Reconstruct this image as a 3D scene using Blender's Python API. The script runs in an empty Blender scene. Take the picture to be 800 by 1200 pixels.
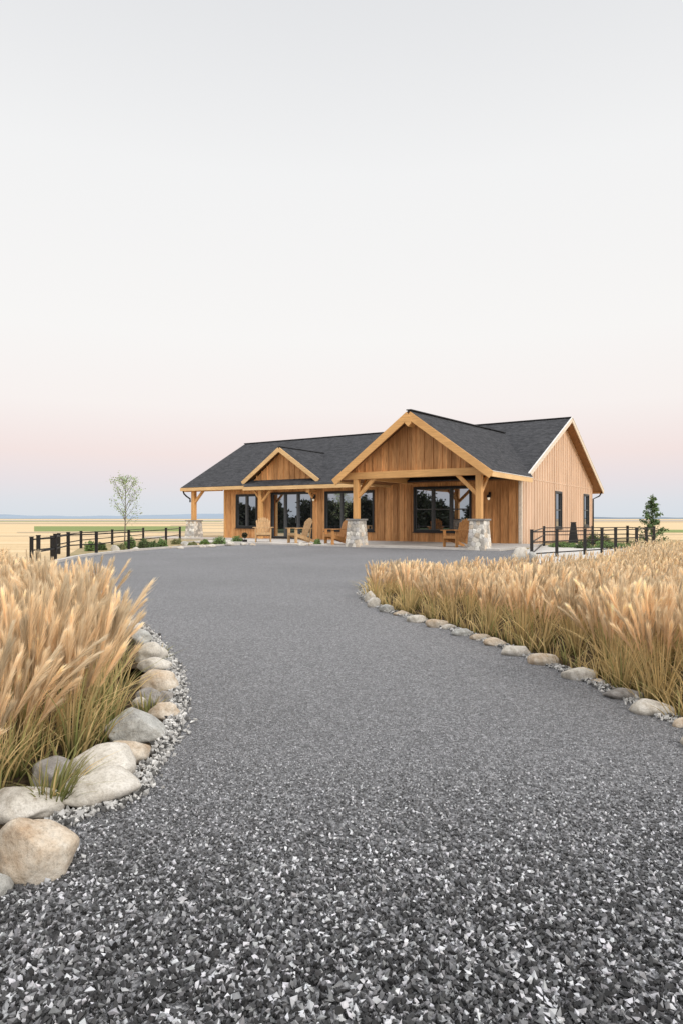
import bpy, bmesh, math, random
import numpy as np
from mathutils import Vector, Matrix, noise
random.seed(7); RNG = np.random.default_rng(11)
C = bpy.data.collections.new("scene_objects"); bpy.context.scene.collection.children.link(C)
F = 776.0; HZ = 608.0; CAM_H = 1.25
def G(px, py, z=0.0):
    """survey point of the photograph -> ground position in metres"""
    d = F * (CAM_H - z) / (py - HZ)
    return ((px - 400) / F * d, d)

# ------------------------------------------------------------------ materials
def new_mat(name):
    m = bpy.data.materials.new(name); m.use_nodes = True
    nt = m.node_tree; nt.nodes.clear()
    out = nt.nodes.new('ShaderNodeOutputMaterial')
    return m, nt, out
def N(nt, t, **kw):
    n = nt.nodes.new(t)
    for k, v in kw.items():
        if k in n.inputs: n.inputs[k].default_value = v
        else: setattr(n, k, v)
    return n
def ramp(nt, stops, interp='LINEAR'):
    r = nt.nodes.new('ShaderNodeValToRGB'); r.color_ramp.interpolation = interp
    el = r.color_ramp.elements
    while len(el) > 1: el.remove(el[0])
    el[0].position = stops[0][0]; el[0].color = (*stops[0][1], 1)
    for p, c in stops[1:]:
        e = el.new(p); e.color = (*c, 1)
    return r
def coords(nt, scale=(1,1,1), kind='Object', rot=(0,0,0)):
    tc = nt.nodes.new('ShaderNodeTexCoord'); mp = nt.nodes.new('ShaderNodeMapping')
    mp.inputs['Scale'].default_value = scale; mp.inputs['Rotation'].default_value = rot
    nt.links.new(tc.outputs[kind], mp.inputs['Vector']); return mp.outputs['Vector']
def bsdf(nt, out, rough=0.7, spec=0.3):
    b = nt.nodes.new('ShaderNodeBsdfPrincipled')
    b.inputs['Roughness'].default_value = rough; b.inputs['Specular IOR Level'].default_value = spec
    nt.links.new(b.outputs[0], out.inputs['Surface']); return b
def bump(nt, b, h, strength=0.5, dist=0.01):
    n = N(nt, 'ShaderNodeBump'); n.inputs['Strength'].default_value = strength; n.inputs['Distance'].default_value = dist
    nt.links.new(h, n.inputs['Height']); nt.links.new(n.outputs[0], b.inputs['Normal'])
def mixc(nt, a, b, fac, mode='MIX'):
    m = nt.nodes.new('ShaderNodeMix'); m.data_type = 'RGBA'; m.blend_type = mode
    for s, v in ((m.inputs[0], fac), (m.inputs[6], a), (m.inputs[7], b)):
        if isinstance(v, bpy.types.NodeSocket): nt.links.new(v, s)
        elif isinstance(v, tuple): s.default_value = (*v, 1)
        else: s.default_value = v
    return m.outputs[2]
def noise_mat(name, stops, scale=8, detail=6, rough=0.8, spec=0.2, bstr=0.3, bdist=0.01, vscale=(1,1,1), bscale=None):
    m, nt, out = new_mat(name); b = bsdf(nt, out, rough, spec)
    v = coords(nt, vscale)
    n = N(nt, 'ShaderNodeTexNoise', Scale=scale, Detail=detail, Roughness=0.65); nt.links.new(v, n.inputs['Vector'])
    r = ramp(nt, stops); nt.links.new(n.outputs[0], r.inputs[0]); nt.links.new(r.outputs[0], b.inputs['Base Color'])
    n2 = N(nt, 'ShaderNodeTexNoise', Scale=bscale or scale*4, Detail=6, Roughness=0.7); nt.links.new(v, n2.inputs['Vector'])
    bump(nt, b, n2.outputs[0], bstr, bdist); return m
def wood_mat(name, base, dark, axis='Z', board=0.0, rough=0.55, contrast=0.5):
    """timber: grain stretched along one axis, optional tone change per board (board width in metres, along X or Y)"""
    m, nt, out = new_mat(name); b = bsdf(nt, out, rough, 0.25)
    sc = {'Z': (14,14,0.9), 'X': (0.9,14,14), 'Y': (14,0.9,14)}[axis]
    v = coords(nt, sc)
    n = N(nt, 'ShaderNodeTexNoise', Scale=1.6, Detail=7, Roughness=0.6, Distortion=0.6); nt.links.new(v, n.inputs['Vector'])
    r = ramp(nt, [(0.28, dark), (0.55, base), (0.8, tuple(min(1,c*1.25) for c in base))]); nt.links.new(n.outputs[0], r.inputs[0])
    col = r.outputs[0]
    v3 = coords(nt, (0.6,0.6,0.25))
    n3 = N(nt, 'ShaderNodeTexNoise', Scale=1.5, Detail=4); nt.links.new(v3, n3.inputs['Vector'])
    r3 = ramp(nt, [(0.35,(0.78,0.74,0.7)),(0.65,(1.08,1.06,1.04))]); nt.links.new(n3.outputs[0], r3.inputs[0])
    col = mixc(nt, col, r3.outputs[0], 0.4, 'MULTIPLY')
    if board:
        tc = nt.nodes.new('ShaderNodeTexCoord'); sp = nt.nodes.new('ShaderNodeSeparateXYZ'); nt.links.new(tc.outputs['Object'], sp.inputs[0])
        ad = N(nt,'ShaderNodeMath', operation='ADD'); nt.links.new(sp.outputs[0], ad.inputs[0]); nt.links.new(sp.outputs[1], ad.inputs[1])
        dv = N(nt,'ShaderNodeMath', operation='DIVIDE'); nt.links.new(ad.outputs[0], dv.inputs[0]); dv.inputs[1].default_value = board
        fl = N(nt,'ShaderNodeMath', operation='FLOOR'); nt.links.new(dv.outputs[0], fl.inputs[0])
        wn = N(nt,'ShaderNodeTexWhiteNoise', noise_dimensions='1D'); nt.links.new(fl.outputs[0], wn.inputs['W'])
        rr = ramp(nt, [(0,(0.62,0.58,0.55)),(0.5,(0.95,0.93,0.9)),(1,(1.2,1.2,1.2))]); nt.links.new(wn.outputs['Value'], rr.inputs[0])
        col = mixc(nt, col, rr.outputs[0], contrast, 'MULTIPLY')
        # knots
        vk = N(nt, 'ShaderNodeTexVoronoi', Scale=1.0); nt.links.new(coords(nt,(2.2,2.2,1.3)), vk.inputs['Vector'])
        rk = ramp(nt, [(0.02,(0.35,0.25,0.2)),(0.06,(1,1,1))]); nt.links.new(vk.outputs['Distance'], rk.inputs[0])
        col = mixc(nt, col, rk.outputs[0], 0.8, 'MULTIPLY')
    nt.links.new(col, b.inputs['Base Color']); bump(nt, b, n.outputs[0], 0.25, 0.006)
    return m
def attr_mat(name, rough=0.8, spec=0.2, trans=0.0, bscale=0, bstr=0.4, mottled=0.0):
    m, nt, out = new_mat(name); b = bsdf(nt, out, rough, spec)
    a = nt.nodes.new('ShaderNodeAttribute'); a.attribute_name = 'Col'; col = a.outputs['Color']
    if mottled:
        n = N(nt, 'ShaderNodeTexNoise', Scale=mottled, Detail=6, Roughness=0.7); nt.links.new(coords(nt), n.inputs['Vector'])
        r = ramp(nt, [(0.3,(0.68,0.66,0.63)),(0.7,(1.18,1.17,1.15))]); nt.links.new(n.outputs[0], r.inputs[0])
        col = mixc(nt, col, r.outputs[0], 1.0, 'MULTIPLY')
    nt.links.new(col, b.inputs['Base Color'])
    if bscale:
        n = N(nt, 'ShaderNodeTexNoise', Scale=bscale, Detail=6, Roughness=0.7); nt.links.new(coords(nt), n.inputs['Vector'])
        bump(nt, b, n.outputs[0], bstr, 0.01)
    if trans:
        t = nt.nodes.new('ShaderNodeBsdfTranslucent'); nt.links.new(col, t.inputs['Color'])
        mx = nt.nodes.new('ShaderNodeMixShader'); mx.inputs[0].default_value = trans
        nt.links.new(b.outputs[0], mx.inputs[1]); nt.links.new(t.outputs[0], mx.inputs[2]); nt.links.new(mx.outputs[0], out.inputs['Surface'])
    return m
def solid(name, col, rough=0.5, metal=0.0, spec=0.4):
    m, nt, out = new_mat(name); b = bsdf(nt, out, rough, spec); b.inputs['Metallic'].default_value = metal
    n = N(nt, 'ShaderNodeTexNoise', Scale=9, Detail=5); nt.links.new(coords(nt), n.inputs['Vector'])
    r = ramp(nt, [(0.3, tuple(c*0.82 for c in col)), (0.7, tuple(min(1,c*1.12) for c in col))]); nt.links.new(n.outputs[0], r.inputs[0])
    nt.links.new(r.outputs[0], b.inputs['Base Color']); return m

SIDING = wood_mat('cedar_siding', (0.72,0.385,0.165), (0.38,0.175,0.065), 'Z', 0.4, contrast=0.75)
LIT_TONE_SIDING = wood_mat('cedar_siding_lit_tone', (0.72,0.53,0.395), (0.65,0.465,0.335), 'Z', 0.45, contrast=0.22)  # same cedar siding, light on the end wall painted in as a paler tone
TIMBER = wood_mat('timber_post', (0.74,0.42,0.17), (0.58,0.31,0.115), 'Z')
TIMBER_X = wood_mat('timber_beam', (0.76,0.44,0.18), (0.60,0.33,0.13), 'X')
FASCIA = wood_mat('fascia_board', (0.78,0.53,0.27), (0.64,0.41,0.20), 'X')
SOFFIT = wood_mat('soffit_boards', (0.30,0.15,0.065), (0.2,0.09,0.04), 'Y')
TRIM = solid('pale_trim', (0.74,0.65,0.54), 0.6)
WHITE_TRIM = solid('white_drip_edge', (0.72,0.70,0.68), 0.5)
CHAIR_PALE = wood_mat('pale_chair_wood', (0.54,0.36,0.19), (0.36,0.22,0.11), 'Z')
CHAIR_WARM = wood_mat('warm_chair_wood', (0.50,0.25,0.09), (0.32,0.14,0.05), 'Z')
BLACK = solid('black_metal', (0.012,0.012,0.013), 0.45)
FRAME = solid('black_window_frame', (0.018,0.019,0.021), 0.4)
MULLION = solid('grey_window_bar', (0.075,0.08,0.085), 0.45)
CONC = noise_mat('concrete', [(0.3,(0.46,0.43,0.40)),(0.7,(0.60,0.57,0.53))], 3, 6, 0.85)
CAPM = noise_mat('cap_stone', [(0.3,(0.22,0.21,0.2)),(0.7,(0.34,0.33,0.31))], 12)
STONE_ATTR = attr_mat('mosaic_stone', 0.85, 0.2, bscale=30, mottled=14)
BARK = noise_mat('bark', [(0.3,(0.12,0.1,0.085)),(0.7,(0.24,0.21,0.18))], 14)
LEAF = attr_mat('leaves', 0.6, 0.3, trans=0.3)
GRASS = attr_mat('dry_grass', 0.75, 0.15, trans=0.45)
def _lighten_grass():
    nt = GRASS.node_tree; out = [n for n in nt.nodes if n.type=='OUTPUT_MATERIAL'][0]; a = [n for n in nt.nodes if n.type=='ATTRIBUTE'][0]
    c1 = mixc(nt, a.outputs['Color'], (0.80,0.79,0.78), 1.0, 'MULTIPLY'); c2 = mixc(nt, a.outputs['Color'], (0.42,0.42,0.41), 1.0, 'MULTIPLY')
    d = N(nt,'ShaderNodeBsdfDiffuse'); t = N(nt,'ShaderNodeBsdfTranslucent'); nt.links.new(c1, d.inputs[0]); nt.links.new(c2, t.inputs[0])
    ad = N(nt,'ShaderNodeAddShader'); nt.links.new(d.outputs[0], ad.inputs[0]); nt.links.new(t.outputs[0], ad.inputs[1]); nt.links.new(ad.outputs[0], out.inputs[0])
_lighten_grass()
CHIP = attr_mat('stone_chips', 0.6, 0.35)

def glass_mat():
    m, nt, out = new_mat('dark_window_glass')
    d = N(nt,'ShaderNodeBsdfDiffuse'); d.inputs[0].default_value = (0.012,0.013,0.015,1)
    g = N(nt,'ShaderNodeBsdfGlossy'); g.inputs['Roughness'].default_value = 0.015; g.inputs[0].default_value = (0.92,0.95,1,1)
    n = N(nt,'ShaderNodeTexNoise', Scale=0.8, Detail=1); nt.links.new(coords(nt), n.inputs['Vector'])
    bp = N(nt,'ShaderNodeBump'); bp.inputs['Strength'].default_value = 0.04; bp.inputs['Distance'].default_value = 0.02
    nt.links.new(n.outputs[0], bp.inputs['Height']); nt.links.new(bp.outputs[0], g.inputs['Normal'])
    mx = N(nt,'ShaderNodeMixShader'); mx.inputs[0].default_value = 0.46
    nt.links.new(d.outputs[0], mx.inputs[1]); nt.links.new(g.outputs[0], mx.inputs[2]); nt.links.new(mx.outputs[0], out.inputs[0]); return m
GLASS = glass_mat()
def roof_mat():
    m, nt, out = new_mat('charcoal_shingles'); b = bsdf(nt, out, 0.9, 0.12)
    tc = nt.nodes.new('ShaderNodeTexCoord')
    mp = nt.nodes.new('ShaderNodeMapping'); mp.inputs['Scale'].default_value = (3.0, 3.0, 13.0); nt.links.new(tc.outputs['Object'], mp.inputs[0])
    v = N(nt,'ShaderNodeTexVoronoi', Scale=1.3); nt.links.new(mp.outputs[0], v.inputs['Vector'])
    n = N(nt,'ShaderNodeTexNoise', Scale=9, Detail=8, Roughness=0.8); nt.links.new(tc.outputs['Object'], n.inputs['Vector'])
    r1 = ramp(nt, [(0,(0.030,0.031,0.034)),(1,(0.070,0.071,0.077))]); nt.links.new(v.outputs['Color'], r1.inputs[0])
    r2 = ramp(nt, [(0.35,(0.65,0.65,0.65)),(0.68,(1.5,1.5,1.5))]); nt.links.new(n.outputs[0], r2.inputs[0])
    c = mixc(nt, r1.outputs[0], r2.outputs[0], 1.0, 'MULTIPLY')
    sp = nt.nodes.new('ShaderNodeSeparateXYZ'); nt.links.new(tc.outputs['Object'], sp.inputs[0])
    ml = N(nt,'ShaderNodeMath', operation='MULTIPLY'); nt.links.new(sp.outputs[2], ml.inputs[0]); ml.inputs[1].default_value = 13.0
    fr = N(nt,'ShaderNodeMath', operation='FRACT'); nt.links.new(ml.outputs[0], fr.inputs[0])
    rf = ramp(nt, [(0,(0.6,0.6,0.6)),(0.18,(1,1,1))]); nt.links.new(fr.outputs[0], rf.inputs[0])
    c = mixc(nt, c, rf.outputs[0], 0.7, 'MULTIPLY')
    nt.links.new(c, b.inputs['Base Color']); bump(nt, b, n.outputs[0], 0.5, 0.01); return m
ROOF = roof_mat()
def gravel_mat():
    m, nt, out = new_mat('crushed_stone_surface'); b = bsdf(nt, out, 0.75, 0.3)
    v = coords(nt)
    v1 = N(nt,'ShaderNodeTexVoronoi', Scale=95, feature='F1'); nt.links.new(v, v1.inputs['Vector'])
    bw = nt.nodes.new('ShaderNodeSeparateColor'); nt.links.new(v1.outputs['Color'], bw.inputs[0])
    r = ramp(nt, [(0,(0.098,0.099,0.104)),(0.45,(0.165,0.166,0.173)),(0.8,(0.235,0.236,0.244)),(1,(0.34,0.34,0.35))]); nt.links.new(bw.outputs[0], r.inputs[0])
    n = N(nt,'ShaderNodeTexNoise', Scale=0.35, Detail=5); nt.links.new(v, n.inputs['Vector'])
    r2 = ramp(nt, [(0.3,(0.9,0.9,0.9)),(0.7,(1.06,1.06,1.06))]); nt.links.new(n.outputs[0], r2.inputs[0])
    n3 = N(nt,'ShaderNodeTexNoise', Scale=14, Detail=6, Roughness=0.8); nt.links.new(v, n3.inputs['Vector'])
    r3 = ramp(nt, [(0.35,(0.88,0.88,0.88)),(0.65,(1.12,1.12,1.12))]); nt.links.new(n3.outputs[0], r3.inputs[0])
    c = mixc(nt, r.outputs[0], r2.outputs[0], 1.0, 'MULTIPLY'); c = mixc(nt, c, r3.outputs[0], 0.8, 'MULTIPLY')
    nt.links.new(c, b.inputs['Base Color'])
    iv = N(nt,'ShaderNodeMath', operation='MULTIPLY'); iv.inputs[1].default_value = -1; nt.links.new(v1.outputs['Distance'], iv.inputs[0])
    bump(nt, b, iv.outputs[0], 0.7, 0.012); return m
GRAVEL = gravel_mat()
def field_mat(name, a, bcol, sc=(0.02,0.6,1), rot=0.0, fine=True):
    m, nt, out = new_mat(name); b = bsdf(nt, out, 0.95, 0.05)
    v = coords(nt, sc, rot=(0,0,rot))
    n = N(nt,'ShaderNodeTexNoise', Scale=1.0, Detail=8, Roughness=0.65); nt.links.new(v, n.inputs['Vector'])
    r = ramp(nt, [(0.32,a),(0.66,bcol)]); nt.links.new(n.outputs[0], r.inputs[0]); c = r.outputs[0]
    n2 = N(nt,'ShaderNodeTexNoise', Scale=9, Detail=8, Roughness=0.85); nt.links.new(coords(nt), n2.inputs['Vector'])
    r2 = ramp(nt, [(0.32,(0.72,0.70,0.68)),(0.68,(1.2,1.2,1.2))]); nt.links.new(n2.outputs[0], r2.inputs[0])
    c = mixc(nt, c, r2.outputs[0], 0.8, 'MULTIPLY')
    nt.links.new(c, b.inputs['Base Color']); bump(nt, b, n2.outputs[0], 0.6, 0.04); return m
WHEAT = field_mat('ripe_wheat_field', (0.54,0.40,0.225), (0.71,0.555,0.36))
STUBBLE = field_mat('stubble_field', (0.40,0.31,0.20), (0.52,0.42,0.29))
PALEF = field_mat('pale_field', (0.60,0.48,0.31), (0.70,0.57,0.39))
GREENF = field_mat('green_field', (0.17,0.22,0.08), (0.27,0.31,0.13))
SOIL = noise_mat('mulch_soil', [(0.3,(0.035,0.026,0.018)),(0.7,(0.14,0.10,0.06))], 22, 8, 0.95, 0.1, 0.9, 0.03)
BEDG = noise_mat('planting_bed_ground', [(0.3,(0.16,0.16,0.07)),(0.5,(0.34,0.27,0.15)),(0.7,(0.50,0.39,0.24))], 2.2, 8, 0.95, 0.1, 0.6, 0.03)

# ------------------------------------------------------------------ object helpers
def tag(o, label=None, cat=None, group=None, kind=None):
    if label: o['label'] = label
    if cat: o['category'] = cat
    if group: o['group'] = group
    if kind: o['kind'] = kind
    return o
def empty(name, loc=(0,0,0), rz=0, **kw):
    o = bpy.data.objects.new(name, None); C.objects.link(o); o.location = loc; o.rotation_euler = (0,0,rz)
    o.empty_display_size = 0.2; return tag(o, **kw)
def link(name, me, mat, parent=None):
    o = bpy.data.objects.new(name, me); C.objects.link(o)
    if mat is not None and len(me.materials) == 0: me.materials.append(mat)
    if parent is not None: o.parent = parent
    return o
class MB:
    def __init__(s): s.v = []; s.f = []
    def add(s, vs, fs):
        k = len(s.v); s.v += [tuple(p) for p in vs]; s.f += [tuple(i + k for i in f) for f in fs]; return s
    def box(s, x0, x1, y0, y1, z0, z1):
        return s.add([(x0,y0,z0),(x1,y0,z0),(x1,y1,z0),(x0,y1,z0),(x0,y0,z1),(x1,y0,z1),(x1,y1,z1),(x0,y1,z1)],
              [(0,3,2,1),(4,5,6,7),(0,1,5,4),(1,2,6,5),(2,3,7,6),(3,0,4,7)])
    def bar(s, a, b, w, h, up=(0,0,1)):
        a = Vector(a); b = Vector(b); d = (b-a).normalized(); up = Vector(up)
        if abs(d.dot(up)) > 0.98: up = Vector((1,0,0))
        sx = d.cross(up).normalized()*w/2; sy = sx.cross(d).normalized()*h/2
        vs = [a-sx-sy, a+sx-sy, a+sx+sy, a-sx+sy, b-sx-sy, b+sx-sy, b+sx+sy, b-sx+sy]
        return s.add(vs, [(0,3,2,1),(4,5,6,7),(0,1,5,4),(1,2,6,5),(2,3,7,6),(3,0,4,7)])
    def tube(s, pts, rad, seg=8):
        pts = [Vector(p) for p in pts]; rad = rad if isinstance(rad, (list,tuple)) else [rad]*len(pts)
        k = len(s.v); n = len(pts)
        ref = Vector((0.3,0.9,0.2)).normalized()
        for i, p in enumerate(pts):
            d = (pts[min(i+1,n-1)] - pts[max(i-1,0)]).normalized()
            a = d.cross(ref); a = a.normalized() if a.length > 1e-4 else Vector((1,0,0)); b = d.cross(a)
            for j in range(seg):
                t = 2*math.pi*j/seg; s.v.append(tuple(p + (a*math.cos(t)+b*math.sin(t))*rad[i]))
        for i in range(n-1):
            for j in range(seg):
                s.f.append((k+i*seg+j, k+i*seg+(j+1)%seg, k+(i+1)*seg+(j+1)%seg, k+(i+1)*seg+j))
        s.f.append(tuple(k+j for j in range(seg))[::-1]); s.f.append(tuple(k+(n-1)*seg+j for j in range(seg)))
        return s
    def prism(s, poly, off):
        """polygon (3D pts) extruded by vector off"""
        n = len(poly); a = [Vector(p) for p in poly]; o = Vector(off)
        return s.add(a + [p+o for p in a], [tuple(range(n))[::-1], tuple(range(n, 2*n))] + [(i,(i+1)%n,(i+1)%n+n,i+n) for i in range(n)])
    def build(s, name, mat, parent=None, bevel=0, smooth=False):
        me = bpy.data.meshes.new(name); me.from_pydata(s.v, [], s.f)
        bm = bmesh.new(); bm.from_mesh(me); bmesh.ops.recalc_face_normals(bm, faces=bm.faces)
        if bevel: bmesh.ops.bevel(bm, geom=list(bm.edges), offset=bevel, segments=2, affect='EDGES', profile=0.6)
        if smooth:
            for f in bm.faces: f.smooth = True
        bm.to_mesh(me); bm.free()
        return link(name, me, mat, parent)
def tri_mesh(name, V, T, Col, mat, parent=None, smooth=False):
    """V (n,3), T (m,3), Col (n,3) numpy -> object"""
    me = bpy.data.meshes.new(name); n = len(V); m = len(T)
    me.vertices.add(n); me.vertices.foreach_set('co', np.asarray(V, np.float32).ravel())
    me.loops.add(m*3); me.loops.foreach_set('vertex_index', np.asarray(T, np.int32).ravel())
    me.polygons.add(m); me.polygons.foreach_set('loop_start', np.arange(0, m*3, 3, dtype=np.int32))
    me.polygons.foreach_set('use_smooth', np.full(m, smooth))
    me.update(calc_edges=True)
    if Col is not None:
        a = me.attributes.new('Col', 'FLOAT_COLOR', 'POINT'); c = np.ones((n,4), np.float32); c[:,:3] = Col; a.data.foreach_set('color', c.ravel())
    return link(name, me, mat, parent)
def sheet(name, pts, z, mat, **kw):
    me = bpy.data.meshes.new(name); me.from_pydata([(x,y,z) for x,y in pts], [], [tuple(range(len(pts)))])
    bm = bmesh.new(); bm.from_mesh(me); bmesh.ops.triangulate(bm, faces=bm.faces); bmesh.ops.recalc_face_normals(bm, faces=bm.faces)
    for f in bm.faces:
        if f.normal.z < 0: f.normal_flip()
    bm.to_mesh(me); bm.free(); return tag(link(name, me, mat), **kw)
def inpoly(P, poly):
    x, y = P[:,0], P[:,1]; ins = np.zeros(len(P), bool); n = len(poly)
    for i in range(n):
        x0,y0 = poly[i]; x1,y1 = poly[(i+1)%n]
        if y0 == y1: continue
        c = ((y0 > y) != (y1 > y)) & (x < (x1-x0)*(y-y0)/(y1-y0)+x0); ins ^= c
    return ins
def dist_line(P, line):
    best = np.full(len(P), 1e9)
    for (x0,y0),(x1,y1) in zip(line[:-1], line[1:]):
        d = np.array([x1-x0,y1-y0]); L = d@d; t = np.clip(((P-[x0,y0])@d)/L, 0, 1)
        q = np.array([x0,y0])+t[:,None]*d; best = np.minimum(best, np.hypot(*(P-q).T))
    return best
def smooth_line(pts, n=8):
    out = []; P = [np.array(p, float) for p in pts]; P = [2*P[0]-P[1]] + P + [2*P[-1]-P[-2]]
    for i in range(1, len(P)-2):
        for k in range(n):
            t = k/n; a,b,c,d = P[i-1:i+3]
            out.append(tuple(0.5*((2*b)+(-a+c)*t+(2*a-5*b+4*c-d)*t*t+(-a+3*b-3*c+d)*t**3)))
    out.append(tuple(P[-2])); return out

# ------------------------------------------------------------------ terrain, fields, hills
S = 9000
sheet('ground', [(-S,-300),(S,-300),(S,S),(-S,S)], -0.02, WHEAT, kind='structure')
def band(name, y0, y1, x0, x1, z, mat):     # field between two sight distances
    d0 = F*CAM_H/(y0-HZ); d1 = F*CAM_H/(y1-HZ)
    a = (x0-400)/F; b = (x1-400)/F
    sheet(name, [(a*d0,d0),(b*d0,d0*1.0),(b*d1,d1),(a*d1,d1)], z, mat, kind='structure')
band('green_field', 622.6, 616.6, 40, 222, -0.012, GREENF)
band('green_field', 623.9, 620.6, 772, 1100, -0.012, GREENF)
band('stubble_field', 624.4, 623.1, 20, 300, -0.008, STUBBLE)
band('stubble_field', 614.2, 611.0, -500, 330, -0.014, STUBBLE)
band('stubble_field', 612.2, 610.6, 640, 1300, -0.012, STUBBLE)
band('stubble_field', 619.6, 618.8, 225, 300, -0.012, STUBBLE)
band('pale_field', 612.4, 611.7, -300, 420, -0.004, PALEF)
band('green_field', 611.2, 610.6, -300, 260, 0.0, GREENF)
band('green_field', 616.3, 615.2, 200, 330, -0.008, STUBBLE)
band('stubble_field', 610.5, 609.3, -600, 1500, -0.008, field_mat('far_ploughed_land', (0.36,0.33,0.29),(0.43,0.39,0.34),(0.004,0.02,1)))
band('stubble_field', 628.2, 627.7, -60, 300, -0.008, STUBBLE)
band('stubble_field', 626.2, 625.7, 700, 1000, -0.008, STUBBLE)
def ridge(name, Y, x0, x1, hmax, seed, col, n=160):
    mb = MB(); vs = []
    for i in range(n+1):
        t = i/n; x = x0+(x1-x0)*t
        h = hmax*(0.45+0.55*noise.noise(Vector((t*5+seed, seed*1.7, 0)))+0.18*noise.noise(Vector((t*22+seed, 3, 0))))
        h = max(h, hmax*0.12)*min(1, 9*t, 9*(1-t))
        vs.append((x, h))
    v = []; f = []
    for x, h in vs: v += [(x, Y-hmax*9, -1), (x, Y-hmax*3, h*0.62), (x, Y, h), (x, Y+hmax*9, -1)]
    for i in range(n):
        for k in range(3): f.append((4*i+k, 4*i+4+k, 4*i+5+k, 4*i+k+1))
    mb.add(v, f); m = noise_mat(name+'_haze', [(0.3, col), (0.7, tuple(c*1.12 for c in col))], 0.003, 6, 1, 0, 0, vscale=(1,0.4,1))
    return tag(mb.build(name, m, smooth=True), kind='structure')
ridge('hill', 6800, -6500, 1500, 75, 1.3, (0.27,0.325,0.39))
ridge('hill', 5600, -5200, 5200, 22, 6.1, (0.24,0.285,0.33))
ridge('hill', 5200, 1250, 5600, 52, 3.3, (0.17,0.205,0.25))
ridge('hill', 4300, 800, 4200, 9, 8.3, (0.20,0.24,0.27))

# ------------------------------------------------------------------ driveway, beds, edges
L_edge = [G(85,965), G(150,940), G(190,888), G(210,838), G(207,795), G(186,757), G(162,733), (-3.3,9.2), (-4.7,11.6), (-6.5,15.2), G(66,659.5)]
L_edge = [(-1.7,1.6), (-1.25,2.25)] + L_edge
L_edge = smooth_line(L_edge, 6)
far_edge = smooth_line([G(66,659.5), G(110,651), G(200,642.6), G(290,638.6)], 6)
R_edge = smooth_line([(3.4,2.2), (2.7,3.2), G(800,852), G(770,838), G(730,820), G(680,797), G(620,772), G(560,749), G(500,731), G(450,716), G(428,703), G(426,693), G(437,683), (2.0,12.6), (4.6,14.6), (6.3,18.5), G(598,650)], 6)

HC = Vector((8.39,31.0,0)); RZ = math.atan2(-0.543,0.84)
def W(x, y):   # house local -> world ground
    return (HC.x + x*0.84 + y*0.543, HC.y - x*0.543 + y*0.84)
drive = L_edge + far_edge[1:] + [W(-15.6,-5.9), W(-2,-5.9), W(1.1,-5.9), W(1.1,-3.5)] + R_edge[::-1] + [(6,0.2),(6,-6),(-6,-6),(-6,0.2)]
DRIVE = sheet('driveway', drive, 0.012, GRAVEL, kind='structure')
L_soil = [(-1.9,1.2)] + L_edge[6:] + [(-16,20),(-16,1)]
sheet('planting_bed', [p for p in L_soil if p[1] < 14] + [(-12,13.5),(-12,1)], 0.0, SOIL, kind='structure')
R_bed = [p for p in R_edge if p[1] < 12.7] + [(6,15),(10,22),(18,28),(20,20),(12,4),(5,1)]
sheet('planting_bed', R_bed, 0.004, SOIL, kind='structure')
sheet('shrub_border', [G(60,663), G(62,658), G(110,649.6), G(200,641.4), W(-15.6,-5.8), W(-16,-1.5), W(-24,-2.5), G(168,633), G(95,641)], 0.0, BEDG, kind='structure')
sheet('side_yard', [G(596,652), W(0,-4), W(0.02,16), W(9,12), G(790,640), G(770,652), G(640,662)], 0.0, BEDG, kind='structure')
# pale kerb along the far side of the drive
mb = MB()
for a, b in zip(far_edge[:-1], far_edge[1:]): mb.bar((a[0],a[1],0.03), (b[0],b[1],0.03), 0.16, 0.1)
tag(mb.build('kerb', CONC), kind='structure')

# stone chips of the near driveway: real angular stones
def chips(name, P, rad, col, flat=0.55, mat=CHIP, seed=0, z0=0.012, **kw):
    r = np.random.default_rng(seed); n = len(P)
    base = np.array([(1,0,0),(0.2,1,0.1),(-1,0.15,0),(-0.1,-1,-0.1),(0.1,0.1,1),(-0.1,0,-1)])
    V = base[None]*(1+r.uniform(-0.42,0.35,(n,6,1))) + r.uniform(-0.25,0.25,(n,6,3))
    V *= np.stack([np.ones(n), r.uniform(0.55,0.95,n), r.uniform(flat*0.6,flat*1.3,n)],1)[:,None,:]
    q = r.normal(size=(n,4)); q[:,1:3] *= 0.45; q /= np.linalg.norm(q,axis=1)[:,None]
    w,x,y,z = q[:,0],q[:,1],q[:,2],q[:,3]
    az = r.uniform(0,2*np.pi,n)
    R = np.stack([np.stack([1-2*(y*y+z*z),2*(x*y-z*w),2*(x*z+y*w)],1),np.stack([2*(x*y+z*w),1-2*(x*x+z*z),2*(y*z-x*w)],1),np.stack([2*(x*z-y*w),2*(y*z+x*w),1-2*(x*x+y*y)],1)],1)
    V = np.einsum('nij,nkj->nki', R, V*rad[:,None,None])
    V[:,:,0] += P[:,0,None]; V[:,:,1] += P[:,1,None]; V[:,:,2] += z0 + (rad*r.uniform(0.1,1.0,n))[:,None]
    T = np.array([(0,1,4),(1,2,4),(2,3,4),(3,0,4),(1,0,5),(2,1,5),(3,2,5),(0,3,5)])
    T = (T[None] + 6*np.arange(n)[:,None,None]).reshape(-1,3)
    return tag(tri_mesh(name, V.reshape(-1,3), T, np.repeat(col,6,axis=0), mat), **kw)
def greys(n, r, lo=0.012, mix=(0.54,0.28,0.18)):
    k = r.choice(3, n, p=mix); g = np.where(k==0, r.uniform(lo,0.08,n), np.where(k==1, r.uniform(0.12,0.32,n), r.uniform(0.42,0.8,n)))
    c = np.stack([g,g,g*1.01],1); return c*(1+r.uniform(-0.02,0.02,(n,3)))
r = np.random.default_rng(3); poly = drive
cnt = 420000; P = np.stack([r.uniform(-4.6,4.6,cnt), 1.25+5.6*r.random(cnt)**1.25],1)
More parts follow.
